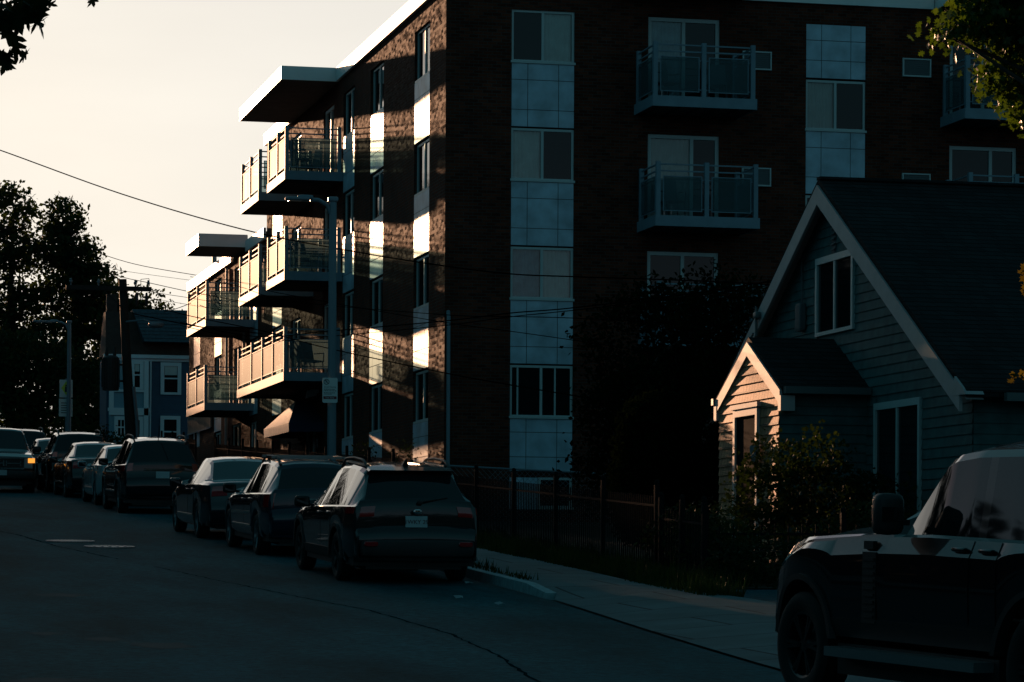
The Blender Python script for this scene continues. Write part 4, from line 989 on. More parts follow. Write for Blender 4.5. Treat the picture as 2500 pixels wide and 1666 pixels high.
# second wagon
WG2 = dict(WAGON, W=1.78, R=.335, arch=.40, clad=0, sidetrim=True, silltrim=True, railm=PLAST, bars=(-.1, .8), handlem=P2, mirm=PLAST)
WG2['top'] = [(a, b*(.955 if b > .9 else 1), w*.96) for a, b, w in WAGON['top']]; WG2['belt'] = [(a, b*.965) for a, b in WAGON['belt']]; WG2['tail'] = ((.80, 1.04, 5.4, 6.7), (-.96, -.72, 2.6, 3.95)); WG2['rails'] = (-.5, 1.2, .07)
w2, _ = make_car('estate_wagon', 'dark blue older estate wagon with black roof rack bars, second of the kerb row', 'car', stretch(WG2, 1.07), P2, (X0+.89, 49.9), R(.8), PARK, RIMM, plate=None)
mb = MB(); mb.box(-.35, .35, -1.09, -1.06, .93, .955); mb.build('tailgate_trim', CHROME, w2)
sd, _ = make_car('sedan', 'dark graphite saloon with pale sloping rear window, third of the kerb row', 'car', stretch(SEDAN, 1.08), P3, (X0+.80, 56.6), R(.8), PARK, RIMM, plate=None)
mb = MB(); mb.box(-.42, .42, -1.14, -1.09, .905, .93); mb.build('boot_trim', CHROME, sd)
sv, _ = make_car('suv', 'tall black sport utility vehicle with arched roof rails and chrome tailgate bar', 'suv', dict(stretch(SUVSP, 1.08), silltrim=True), P4, (X0+.78, 70.6), R(.8), PARK, RIMM, plate=None)
mb = MB(); mb.box(-.42, .42, -.90, -.86, 1.0, 1.04); mb.build('tailgate_trim', CHROME, sv)
mb = MB(); mb.tube([(-.05, -.42, 1.66), (-.05, -.60, 2.02)], .008, 5); mb.lathe([(0, .04), (.03, .03)], Matrix.Translation((-.05, -.42, 1.66)) @ Matrix.Rotation(R(-90), 4, 'Y'), 8, True); mb.build('antenna', PLAST, sv)
wh, _ = make_car('hatchback', 'pale grey-white hatchback saloon between the black utility vehicle and a dark car', 'car', dict(stretch(SEDAN, .98), silltrim=True), P5, (X0+.80, 76.6), R(.8), PARK, RIMM, plate=None)
d1, _ = make_car('compact_car', 'dark brown compact car just beyond the pale one, low roof', 'car', dict(stretch(SEDAN, 1.0), silltrim=True), P6, (X0+.62, 83.3), R(1.0), PARK, RIMM, plate=None)
s2, _ = make_car('suv', 'dark utility vehicle with roof rails beside the oncoming truck', 'suv', dict(SUVSP, clad=.03), P7, (X0+.55, 88.6), R(1.0), PARK, RIMM, plate=None)
d2, _ = make_car('sedan', 'light grey saloon roof glimpsed between the truck and the dark utility vehicle', 'car', SEDAN, P8, (X0+.45, 94.5), R(1.0), PARK, RIMM, plate=None)
s3, _ = make_car('suv', 'tall black utility vehicle half hidden behind the oncoming truck', 'suv', dict(SUVSP), P4, (X0-.2, 100.2), R(1.0), PARK, RIMM, plate=None)
d3, _ = make_car('hatchback', 'dark car far up the kerb, only its roof showing left of the black utility vehicle', 'car', WG2, P6, (9.0, 101.5), R(-1.5), PARK, RIMM, plate=None)
# oncoming truck
tk, tc_ = make_car('pickup_truck', 'dark pickup truck facing the camera with amber corner lamp at the left edge', 'truck', PICK, P7, (5.72, 91.0), R(-2), None, RIMK, toward=True)
fy = 3.86
mb = MB(); mb.box(-.62, .62, fy-.05, fy+.01, .68, 1.0); gr = mb.build('grille', PLAST, tk)
mb = MB()
for z in (.99, .69): mb.box(-.64, .64, fy+.0, fy+.03, z-.02, z+.02)
for a, b in ((-.55, -.12), (.12, .55)): mb.box(a, b, fy+.01, fy+.028, .82, .85); mb.box(a, a+.03, fy+.01, fy+.028, .76, .91); mb.box(b-.03, b, fy+.01, fy+.028, .76, .91)
mb.build('grille_bars', CHROME, gr)
mb = MB(); mb.box(-.08, -.045, fy+.012, fy+.035, .76, .92); mb.box(.045, .08, fy+.012, fy+.035, .76, .92); mb.box(-.045, .045, fy+.012, fy+.035, .825, .855); mb.build('badge', CHROME, gr)
for sx in (-1, 1):
    mb = MB(); mb.box(*sorted((sx*.64, sx*.86)), fy-.10, fy-.0, .72, .98); hl = mb.build('headlight', HEADL, tk)
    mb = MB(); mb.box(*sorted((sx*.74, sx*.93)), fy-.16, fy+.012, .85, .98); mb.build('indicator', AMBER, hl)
mb = MB(); mb.sup((0, fy-.02, .52), (.93, .10, .12), .25, 16, 8); mb.build('front_bumper', PLAST, tk, 40)
mb = MB(); mb.box(-.153, .153, fy+.085, fy+.10, .50, .65); mb.build('licence_plate', PLATE, tk)
# off-roader in the right foreground
PO = paint('paint_black_offroader', (.006, .006, .009))
od, oc = make_car('off_roader', 'big glossy black boxy off-roader in the right foreground', 'suv', OFFR, PO, (8.93, 19.07), R(9), None, RIMK)
Wd = .995
mb = MB(); mb.box(-Wd-.003, -Wd+.03, 2.16, 2.36, .62, 1.14)
for i in range(9): mb.box(-Wd-.012, -Wd+.02, 2.18, 2.34, .66+i*.052, .682+i*.052)
mb.build('side_vent', PLAST, od)
for sx in (-1, 1):
    mb = MB(); mb.box(*sorted((sx*(Wd-.06), sx*(Wd+.10))), .60, 2.75, .36, .43); mb.build('side_step', SILVER, od)
    mb = MB(); mb.bar((sx*.62, -.5, 2.0), (sx*.62, .25, 2.0), .05, .04); mb.build('roof_rail', PLAST, od)
mb = MB(); mb.box(-Wd-.004, -Wd+.03, 2.2, 2.34, 1.16, 1.22); mb.build('fender_badge', PLAST, od)
mb = MB(); mb.lathe([(0, .36), (.12, .38), (.2, .36), (.24, .1)], Matrix.Translation((0, -.80, 1.02)) @ Matrix.Rotation(R(-90), 4, 'Z'), 24, True); mb.build('spare_wheel', RUBBER, od, 40)
for sx in (-1, 1):
    mb = MB(); mb.box(*sorted((sx*.70, sx*.90)), -.83, -.77, .98, 1.18); mb.build('tail_light', TAILR, od)


# ---------------------------------------------------------------- lamps, poles, signs, wires, fences
def lamp(label, x, y, ztop, arm, w=.085):
    z = g(y)+.125; t = thing('street_lamp', label, 'street lamp', (x, y, z), (0, 0, 0), 'street lamps'); H = ztop-z
    mb = MB(); mb.sup((0, 0, .12), (.19, .19, .14), .3); mb.build('base', GREYPOLE, t, 40)
    mb = MB(); n = 8; mb.tube([(0, 0, 0), (0, 0, H*.5), (0, 0, H)], [w+.01, w, w-.01], 8); mb.build('pole', GREYPOLE, t, 30)
    mb = MB(); mb.tube([(-.02, 0, H-.35), (-.12, 0, H-.13), (-.28, 0, H-.045), (-.45, 0, H-.035)], .042, 8); mb.sup((0, 0, H-.02), (.1, .1, .05), .4); mb.build('arm', GREYPOLE, t, 40)
    mb = MB(); mb.sup((-.45-arm*.5, 0, H-.03), (arm*.5, .13, .035), .45, 18, 8); mb.sup((-.55, 0, H+.0), (.16, .10, .05), .6); hd = mb.build('lamp_head', GREYPOLE, t, 40)
    mb = MB(); mb.box(-.45-arm*.85, -.62, -.09, .09, H-.072, H-.066); mb.build('lens', mat('lamp_lens', (.4, .42, .42), rough=.3), hd)
    return t
LX, LY = 10.2, 59.3
lamp('grey steel street lamp with short arm before the brick block, parking sign on its pole', LX, LY, 7.25, .5)
lamp('thin grey street lamp far off against the dark trees', 9.7, 113.3, 9.02, .9, .08)
# parking sign
sx, sz = LX-.06, 3.48
ps_ = thing('parking_sign', 'white no parking and street cleaning sign with red tow zone band on the lamp pole', 'sign', (sx, LY-.12, sz))
def rrect(w, h, r, n=5):
    pts = []
    for cx, cz, a0 in ((w-r, h-r, 0), (-w+r, h-r, 90), (-w+r, -h+r, 180), (w-r, -h+r, 270)):
        for k in range(n+1): a = R(a0+90*k/n); pts.append((cx+r*math.cos(a), cz+r*math.sin(a)))
    return pts
def plate_(mb, pts, y0, t): mb.prism([(a, y0, b) for a, b in pts], (0, -t, 0))
mb = MB(); plate_(mb, rrect(.15, .245, .03), 0, .004); mb.build('board', SIGNW, ps_)
Rx = Matrix.Rotation(R(90), 4, 'X')
mb = MB(); vs = []; c = (-.07, .165); n = 28
for k in range(n): a = 6.2832*k/n; vs += [(c[0]+.056*math.cos(a), -.006, c[1]+.056*math.sin(a)), (c[0]+.044*math.cos(a), -.006, c[1]+.044*math.sin(a))]
mb.add(vs, [(2*k, 2*k+1, (2*k+3) % (2*n), (2*k+2) % (2*n)) for k in range(n)])
d = .707*.047; mb.quad((c[0]-d-.005, -.0062, c[1]+d-.005), (c[0]-d+.005, -.0062, c[1]+d+.005), (c[0]+d+.005, -.0062, c[1]-d+.005), (c[0]+d-.005, -.0062, c[1]-d-.005)); mb.build('symbol', SIGNK, ps_)
text('P', .085, Matrix.Translation((c[0], -.005, c[1])) @ Rx, SIGNK, ps_, 'symbol_letter')
text('Street Cleaning', .038, Matrix.Translation((0, -.005, .065)) @ Rx, SIGNK, ps_)
mb = MB()
for i, (z, w) in enumerate(((.02, .11), (-.01, .125), (-.05, .10), (-.075, .085))):
    x = -.125; rr = random.Random(i)
    mb = MB()
    while x < -.125+2*w: q = rr.uniform(.012, .035); mb.box(x, x+q, -.0065, -.0045, z-.006, z+.006); x += q+.007
    mb.build('small_print', SIGNK, ps_)
mb = MB(); plate_(mb, rrect(.132, .028, .004), -.0042, .0014); bd = mb.build('band', SIGNR, ps_); bd.location = (0, 0, -.145)
text('Tow Zone', .04, Matrix.Translation((-.005, -.007, -.145)) @ Rx, SIGNW, ps_, 'band_lettering')
# school sign post far off
sp_ = thing('sign_post', 'thin post with yellow-green warning sign above a white sign, far up the street', 'sign', (9.62, 113.6, g(113.6)))
mb = MB(); mb.tube([(0, 0, 0), (.0, 0, 3.55)], .035, 6); mb.build('post', GREYPOLE, sp_)
mb = MB(); mb.box(-.24, .24, -.05, -.04, 2.85, 3.5); b1 = mb.build('board', SIGNW, sp_)
mb = MB(); mb.prism([(-.0, -.052, 2.93), (.18, -.052, 3.19), (0, -.052, 3.45), (-.18, -.052, 3.19)], (0, -.004, 0)); mb.build('warning_diamond', SIGNY, b1)
mb = MB(); mb.sup((0, -.06, 3.29), (.03, .004, .03), 1, 8, 6); mb.hexa([(-.05, -.062, 3.05), (.05, -.062, 3.05), (.05, -.058, 3.05), (-.05, -.058, 3.05)], [(-.04, -.062, 3.25), (.04, -.062, 3.25), (.04, -.058, 3.25), (-.04, -.058, 3.25)]); mb.build('figure_symbol', SIGNK, b1)
mb = MB(); mb.box(-.26, .24, -.05, -.04, 2.15, 2.8); b2 = mb.build('board', SIGNW, sp_)
mb = MB()
for i in range(5): mb.box(-.18, .16-.05*(i % 2), -.054, -.051, 2.27+i*.09, 2.30+i*.09)
mb.build('small_print', SIGNK, b2)

# utility pole
ux, uy = 10.12, 95.0; uz = g(uy)+.12
up = thing('utility_pole', 'leaning dark wooden utility pole with crossarm and transformer', 'utility pole', (ux, uy, uz))
tilt = (-.36/6.4)
H = 8.9-uz
mb = MB(); mb.tube([(0, 0, 0), (tilt*H*.5, 0, H*.5), (tilt*H, 0, H)], [.18, .155, .125], 10); mb.build('pole', WOOD, up, 40)
xt = tilt*H
mb = MB(); za = 8.60-uz; mb.box(xt-1.75, xt+.88, -.20, -.10, za-.07, za+.07); ca = mb.build('crossarm', WOOD, up)
for xx in (xt-1.6, xt-.75, xt+.38, xt+.78):
    mb = MB(); mb.lathe([(0, .02), (.08, .02), (.09, .045), (.14, .055), (.17, .03), (.2, .04), (.22, .01)], Matrix.Translation((xx, -.15, za+.06)) @ Matrix.Rotation(R(-90), 4, 'Y'), 8); mb.build('insulator', GREYPOLE, ca, 40)
mb = MB(); mb.bar((xt-.6, -.15, za-.06), (xt-.02, -.14, za-.6), .04, .03); mb.bar((xt+.6, -.15, za-.06), (xt+.02, -.14, za-.6), .04, .03); mb.build('brace', WOOD, ca)
mb = MB()
for q in (.42, .72): mb.lathe([(0, .03), (.12, .05), (.3, .05), (.42, .03)], Matrix.Translation((xt+q, -.2, za-.12)) @ Matrix.Rotation(R(90), 4, 'Y'), 8, True)
mb.tube([(xt+.55, -.15, za+.07), (xt+.55, -.15, za+.3), (xt+.8, -.15, za+.33), (xt+.82, -.15, za+.1)], .012, 5); mb.build('fuse_cutout', PLAST, up, 40)
tx = 9.40-ux; tz = 5.45-uz
mb = MB(); mb.lathe([(0, .02), (.0, .25), (.06, .26), (1.0, .26), (1.06, .2), (1.1, .02)], Matrix.Translation((tx, -.1, tz)) @ Matrix.Rotation(R(-90), 4, 'Y'), 20)
for k in range(20): a = 6.283*k/20; mb.box(tx+.27*math.cos(a)-.012, tx+.27*math.cos(a)+.012, -.1+.27*math.sin(a)-.012, -.1+.27*math.sin(a)+.012, tz+.1, tz+.95)
tr = mb.build('transformer', PLAST, up, 40)
mb = MB()
for q in (-.12, .12): mb.lathe([(0, .05), (.1, .06), (.2, .04), (.3, .03)], Matrix.Translation((tx+q, -.1, tz+1.05)) @ Matrix.Rotation(R(-90), 4, 'Y'), 8, True)
mb.bar((tx+.2, -.1, tz+.3), (tilt*3.5, 0, tz+.3), .06, .06); mb.bar((tx+.2, -.1, tz+.8), (tilt*4, 0, tz+.8), .06, .06); mb.build('bushing', PLAST, tr, 40)
mb = MB(); mb.tube([(.16, -.12, .0), (.10, -.14, 1.9), (-.02, -.16, 3.0)], .055, 8); mb.build('conduit', GREYPOLE, up, 40)
mb = MB(); mb.tube([(tilt*4.9, -.1, 5.0), (.25, -.4, 5.05), (.45, -.5, 4.98)], .03, 6); mb.sup((.62, -.55, 4.9), (.24, .13, .09), .7); mb.build('old_lamp_arm', GREYPOLE, up, 40)

# wires: real cables strung between points, slight sag in the point lists
def wire(label, pts, r, grp='overhead wires'):
    P = [Vector(p) for p in pts]; out = []
    for i in range(len(P)-1):
        p0 = P[max(i-1, 0)]; p1 = P[i]; p2 = P[i+1]; p3 = P[min(i+2, len(P)-1)]
        for k in range(8):
            t = k/8; out.append(.5*((2*p1)+(p2-p0)*t+(2*p0-5*p1+4*p2-p3)*t*t+(3*p1-p0-3*p2+p3)*t**3))
    out.append(P[-1]); oo = tuple(P[0]); mb = MB(oo); mb.tube([tuple(q) for q in out], r, 5)
    ob_ = mb.build('power_line', WIRE); ob_.location = oo; return tag(ob_, label, 'wire', grp)
WIRES = [('long sagging cable crossing the open sky at left and on past the brick corner', [(3.192, 73.191, 10.248), (4.537, 71.85, 9.648), (7.109, 69.196, 8.395), (9.48, 66.588, 7.395), (11.357, 64.096, 6.742), (12.838, 61.697, 6.242), (14.024, 60.393, 5.976), (15.029, 59.132, 5.829), (17.126, 57.615, 5.666), (18.444, 55.254, 5.379)], 0.014), ('house service cable rising across the pale panels to the house bracket', [(10.932, 89.868, 7.204), (11.927, 81.421, 6.191), (12.795, 75.057, 5.879), (13.695, 65.604, 5.411), (14.254, 61.366, 5.264), (14.785, 58.162, 5.124), (15.986, 53.774, 5.071), (16.743, 50.722, 5.075)], 0.013), ('second house service cable just under the first, to the house bracket', [(10.933, 89.868, 7.108), (11.927, 81.42, 6.081), (12.795, 75.056, 5.747), (13.695, 65.604, 5.312), (14.254, 61.366, 5.188), (14.786, 58.162, 5.076), (15.986, 53.774, 5.019), (16.744, 50.722, 5.004)], 0.01), ('nearly level thin cable across the pale panels below the third window', [(11.841, 94.79, 9.016), (12.288, 87.497, 8.088), (12.485, 79.236, 6.975), (13.455, 64.634, 5.48), (14.254, 61.366, 5.196), (15.033, 59.131, 5.005), (16.74, 57.705, 4.83)], 0.009), ('cable sloping down across the third pale panel into the dark tree', [(12.801, 89.431, 8.261), (13.128, 77.033, 6.774), (13.899, 66.584, 5.483), (14.708, 63.314, 5.049), (15.528, 61.069, 4.715), (16.352, 57.796, 4.25)], 0.009), ('thick cable sloping down past the lowest window into the dark tree', [(10.321, 96.172, 8.281), (11.641, 91.756, 7.514), (12.539, 84.358, 6.577), (13.073, 77.045, 5.616), (13.905, 66.582, 4.364), (14.714, 63.313, 3.91), (15.534, 61.068, 3.578), (16.358, 57.795, 3.143)], 0.014), ('thick black cable drooping from the pole toward the far balconies', [(10.21, 96.198, 7.946), (11.643, 91.756, 7.244), (12.065, 87.549, 6.828), (12.54, 84.358, 6.498)], 0.016), ('highest thin wire between the trees and the brick roof edge', [(8.358, 100.738, 10.685), (10.118, 97.246, 9.662), (11.966, 95.788, 9.188), (13.512, 94.4, 8.847)], 0.011), ('faint second wire under the highest, before the bright roof edge', [(11.06, 110.376, 10.734), (11.183, 108.293, 10.439), (12.91, 103.783, 9.758), (13.977, 101.48, 9.428)], 0.007), ('wire leaving the crossarm insulator toward the brick block', [(8.922, 99.579, 9.854), (9.868, 97.304, 9.22), (10.655, 95.067, 8.806), (11.719, 93.792, 8.456), (13.088, 91.418, 7.977)], 0.011), ('thin wire below the crossarm toward the brick block', [(10.426, 97.174, 8.821), (11.157, 95.977, 8.567), (11.845, 94.789, 8.355), (12.884, 93.52, 8.06)], 0.008), ('faint lowest thin wire below the crossarm', [(10.983, 97.044, 8.499), (11.821, 95.822, 8.25), (12.774, 94.572, 7.992)], 0.007), ('short wire rising from the thick cable to the corner of the far brick block', [(11.159, 95.976, 8.003), (11.774, 97.886, 8.276), (12.607, 100.773, 8.708)], 0.012)]
for lab, pts, r in WIRES: wire(lab, pts, r)

# fences
def picket_fence(label, pts, h, sp=.11, r=.008, posts=None, name='iron_fence', grp='iron fences', ph=.16, base=.10):
    x0, y0 = pts[0]; oz = g(y0)+base; t = thing(name, label, 'fence', (x0, y0, oz), group=grp); oo = (x0, y0, oz)
    (xa, ya), (xb, yb) = pts; L = math.hypot(xb-xa, yb-ya); n = max(1, round(L/posts))
    for i in range(n+1):
        u = i/n; x, y = xa+(xb-xa)*u, ya+(yb-ya)*u; z = g(y)+base
        mb = MB(oo); mb.box(x-.035, x+.035, y-.035, y+.035, z-.1, z+h+ph); mb.sup((x, y, z+h+ph+.03), (.04, .04, .045), .8, 8, 6); mb.build('post', BLACK, t)
        if i < n:
            u2 = (i+1)/n; x2, y2 = xa+(xb-xa)*u2, ya+(yb-ya)*u2; z2 = g(y2)+base
            mb = MB(oo)
            for dz in (.12, h-.14): mb.bar((x, y, z+dz), (x2, y2, z2+dz), .03, .03)
            k = int(L/n/sp)
            for j in range(1, k):
                v = j/k; xx, yy, zz = x+(x2-x)*v, y+(y2-y)*v, z+(z2-z)*v
                mb.box(xx-r, xx+r, yy-r, yy+r, zz+.04, zz+h)
            mb.build('picket_panel', BLACK, t)
    return t
picket_fence('black iron picket fence with tall posts running along the pavement verge', [(12.0, 60.3), (12.0, 42.3)], 1.12, .12, .009, 3.0)
picket_fence('lower rusty black picket fence continuing toward the driveway', [(11.95, 41.9), (11.9, 39.6)], .95, .13, .009, 1.15)
picket_fence('low black garden fence across the front of the house yard', [(12.1, 40.2), (16.2, 40.6)], .80, .19, .008, 2.05)
picket_fence('dark fence in front of the tall brick block behind parked cars', [(13.3, 99.5), (13.3, 69)], 1.25, .13, .009, 3.05)
picket_fence('dark railing at the far end of the brick blocks', [(13.2, 114), (13.2, 104)], 1.35, .10, .01, 3.3)
# chain link fence at the foot of the brick block
cl = thing('chain_link_fence', 'grey chain link fence with top rail at the foot of the brick wall', 'fence', (13.9, 66.2, 1.0))
A, B = Vector((13.9, 66.2, 0)), Vector((18.6, 64.4, 0)); cf = (13.9, 66.2, 1.0)
mb = MB(cf); mb.tube([(A.x, A.y, 2.28), (B.x, B.y, 2.02)], .025, 6); mb.build('top_rail', GREYPOLE, cl)
for i in range(3):
    p = A.lerp(B, i/2); mb = MB(cf); mb.tube([(p.x, p.y, .8), (p.x, p.y, 2.30-.13*i)], .028, 6); mb.build('post', GREYPOLE, cl)
mb = MB(cf); n = 42
for i in range(n):
    for s in (-1, 1):
        a, b = i/n, (i+10*s)/n
        if 0 <= b <= 1: p, q = A.lerp(B, a), A.lerp(B, b); mb.bar((p.x, p.y, .95), (q.x, q.y, 2.26-.26*b), .006, .006)
mb.build('mesh', GREYPOLE, cl)

# ---------------------------------------------------------------- foliage
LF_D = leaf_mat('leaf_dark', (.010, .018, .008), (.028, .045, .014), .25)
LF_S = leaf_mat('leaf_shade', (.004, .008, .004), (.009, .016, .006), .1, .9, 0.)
LF_M = leaf_mat('leaf_maple', (.020, .046, .008), (.052, .088, .013), .40, .4, .25)
LF_O = leaf_mat('leaf_oak', (.010, .018, .008), (.03, .045, .014), .2)
LF_B = leaf_mat('leaf_bush', (.008, .017, .006), (.024, .038, .010), .3, .7, .05)
LF_W = leaf_mat('leaf_warm', (.04, .04, .012), (.10, .07, .02), .4)
GRS = leaf_mat('grass_blades', (.012, .025, .008), (.035, .055, .016), .3, .6)
BARK = mat('bark', (.035, .028, .022), rough=.9, var=.3, vscale=5, bump=.6, bscale=20)
MAPLE = [(0, -.5), (.05, -.2), (.30, -.30), (.26, -.14), (.5, .02), (.34, .08), (.36, .28), (.16, .2), (0, .55), (-.16, .2), (-.36, .28), (-.34, .08), (-.5, .02), (-.26, -.14), (-.30, -.30), (-.05, -.2)]
OAK = [(0, -.6), (.04, -.32), (.22, -.36), (.12, -.18), (.42, -.08), (.36, .02), (.14, .03), (.34, .24), (.24, .28), (.10, .22), (.10, .40), (0, .58), (-.10, .40), (-.10, .22), (-.24, .28), (-.34, .24), (-.14, .03), (-.36, .02), (-.42, -.08), (-.12, -.18), (-.22, -.36), (-.04, -.32)]
QUADL = [(0, -.5), (.28, -.05), (0, .5), (-.28, -.05)]
def leaves(mb, blobs, n, size, shape, seed, clump=.5, per=14, flat=.0, shell=.45):
    rnd = random.Random(seed); tot = sum(b[3]*b[4]*b[5] for b in blobs)
    idx = list(range(len(shape)))
    for (cx, cy, cz, rx, ry, rz) in blobs:
        m = int(n*rx*ry*rz/tot/per)+1
        for _ in range(m):
            while True:
                v = Vector((rnd.uniform(-1, 1), rnd.uniform(-1, 1), rnd.uniform(-1, 1)))
                if .05 < v.length <= 1: break
            v = v.normalized()*(v.length**shell)
            px, py, pz = cx+v.x*rx, cy+v.y*ry, cz+v.z*rz
            for _ in range(per):
                p = Vector((px+rnd.gauss(0, clump), py+rnd.gauss(0, clump), pz+rnd.gauss(0, clump*.6)))
                a = Vector((rnd.gauss(0, 1), rnd.gauss(0, 1), rnd.gauss(0, 1)-flat)).normalized()
                nn = Vector((rnd.gauss(0, 1), rnd.gauss(0, 1), rnd.gauss(0, .8)+flat))
                b = nn.cross(a)
                if b.length < 1e-3: continue
                b.normalize(); s = size*rnd.uniform(.6, 1.25)
                c = a.cross(b)*s*.12
                mb.add([tuple(p+b*x*s+a*y*s+c*(abs(x)*1.6)) for x, y in shape], [tuple(idx)])
def tree(name, label, cat, base, h, blobs, n, size, shape, m, seed, trunk_r=.25, grp=None, clump=.5, per=14, limbs=9, lean=(0, 0), flat=0., shell=.45):
    bx, by, bz = base; t = thing(name, label, cat, base, group=grp); rnd = random.Random(seed+99)
    mb = MB(base); top = Vector((bx+lean[0], by+lean[1], bz+h*.8))
    pts = [Vector(base)+(top-Vector(base))*(i/6)+Vector((rnd.uniform(-.1, .1), rnd.uniform(-.1, .1), 0))*(i > 0) for i in range(7)]
    mb.tube(pts, [trunk_r*(1-.12*i) for i in range(7)], 9)
    for k in range(limbs):
        s = pts[rnd.randint(2, 5)]; b = blobs[k % len(blobs)]
        e = Vector((b[0]+rnd.uniform(-.6, .6)*b[3], b[1]+rnd.uniform(-.6, .6)*b[4], b[2]+rnd.uniform(-.5, .6)*b[5]))
        mid = s.lerp(e, .5)+Vector((0, 0, .12*(e-s).length)); mb.tube([s, mid, e], [trunk_r*.42, trunk_r*.26, trunk_r*.08], 6)
    mb.build('trunk', BARK, t, 40)
    mb = MB(base); leaves(mb, blobs, n, size, shape, seed, clump, per, flat, shell); mb.build('crown', m, t)
    return t
FT = 'tall trees behind the blue house'
bz = g(180)
tree('broadleaf_tree', 'tall loose dark tree at the left edge with gaps of bright sky', 'tree', (12.2, 182, bz), 15.5, [(11.9, 182, 20.9, 1.4, 2, 1.5), (10.8, 182, 18.6, 1.9, 2, 1.5), (12.9, 182, 18.3, 1.1, 2, 1.1), (11.4, 182, 15.6, 2.0, 2, 1.4), (13.0, 182, 14.7, 1.2, 2, 1.2), (11.8, 182, 12.4, 2.1, 2, 1.5), (9.4, 182, 16.8, 1.5, 2, 2.2), (9.8, 182, 12.5, 1.9, 2, 2.2)], 16000, .33, QUADL, LF_D, 1, .28, FT, .36, 14)
tree('broadleaf_tree', 'tallest broad dark tree right of the loose one, over the utility pole', 'tree', (16.2, 181, bz), 15, [(15.1, 181, 20.4, .95, 2, 1.1), (14.5, 181, 18.7, 1.0, 2, 1.1), (16.0, 181, 18.2, 1.1, 2, 1.1), (17.1, 181, 16.8, 1.1, 2, 1.0), (15.2, 181, 16.3, 1.6, 2, 1.3), (18.3, 181, 15.2, 1.1, 2, .85), (17.0, 181, 14.4, 1.3, 2, 1.1), (14.8, 181, 13.5, 1.5, 2, 1.3), (17.9, 181, 12.3, 1.1, 2, 1.0), (15.6, 181, 11.0, 1.9, 2, 1.3), (19.0, 181, 15.0, 1.0, 2, .7), (18.6, 181, 13.8, 1.2, 2, .8), (19.4, 181, 12.6, 1.2, 2, .9)], 20000, .33, QUADL, LF_D, 2, .28, FT, .34, 14)
tree('broadleaf_tree', 'small dark tree top showing above the blue house roof by the crossarm', 'tree', (20.2, 184, bz), 9, [(20.0, 184, 15.6, 1.5, 2, 1.0), (20.8, 184, 14.4, 1.6, 2, 1.2), (19.4, 184, 13.4, 1.5, 2, 1.4), (21.2, 184, 12.4, 1.8, 2, 1.2)], 3200, .30, QUADL, LF_D, 3, .2, FT, .5, 12)
tree('broadleaf_tree', 'low wide dark tree filling the gap under the tall trees at the left', 'tree', (12.5, 165, g(165)), 6.5, [(11.0, 165, 10.2, 2.2, 2, 2.3), (13.2, 165, 9.8, 2.0, 2, 2.2), (15.3, 165, 9.0, 1.6, 2, 2.0), (9.2, 165, 10.4, 2.0, 2, 2.6), (10.5, 164, 7.8, 2.4, 2, 1.6), (13.5, 164, 7.6, 2.6, 2, 1.5), (16.5, 164, 7.4, 2, 2, 1.4)], 20000, .30, QUADL, LF_D, 4, .2, FT, .45, 13)
tree('leafy_bush', 'round green bush under the far street lamp, leaves catching light', 'bush', (10.9, 125, g(125)), 1.6, [(10.6, 125, 5.4, .8, .9, .55), (11.5, 125, 5.2, .7, .8, .5), (12.3, 125, 5.0, .7, .8, .5), (10.9, 125, 4.7, 1.1, 1, .5)], 3500, .13, QUADL, LF_B, 5, .08, None, .2, 12)
tree('leafy_bush', 'dark low hedge bush at the foot of the blue house', 'bush', (14.2, 130.5, g(130)), 1.2, [(13.6, 130.5, 4.9, .7, .6, .55), (15, 130.5, 4.7, .9, .6, .5), (16.2, 130.5, 4.6, .9, .6, .5)], 2500, .13, QUADL, LF_D, 6, .06, None, .2, 12)
# unseen trees added around the street, sized to shade the road and darken reflections
SH = 'unseen trees added for shade and reflections'
gz = g(172)
pool = []
def shade(lab, x, y, top, r, seed, src=None):
    z = g(y)
    t = thing('broadleaf_tree', lab, 'tree', (x, y, z), (0, 0, seed*1.3), SH)
    if src is None:
        mb = MB(); mb.tube([(0, 0, 0), (.1, 0, 3), (0, .1, 6)], [.3, .24, .15], 8); mb.build('trunk', BARK, t, 40)
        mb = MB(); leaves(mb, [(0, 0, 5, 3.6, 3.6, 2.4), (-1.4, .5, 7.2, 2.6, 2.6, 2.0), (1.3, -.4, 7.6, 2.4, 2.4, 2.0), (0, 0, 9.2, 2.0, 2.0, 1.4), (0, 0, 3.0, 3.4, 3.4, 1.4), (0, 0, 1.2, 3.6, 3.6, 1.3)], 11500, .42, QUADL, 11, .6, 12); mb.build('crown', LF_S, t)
    else:
        for ch in kids(src): copy_tree(ch, t)
    k = (top-z)/10.4; t.scale = (r/3.6, r/3.6, k)
    return t
s0 = None
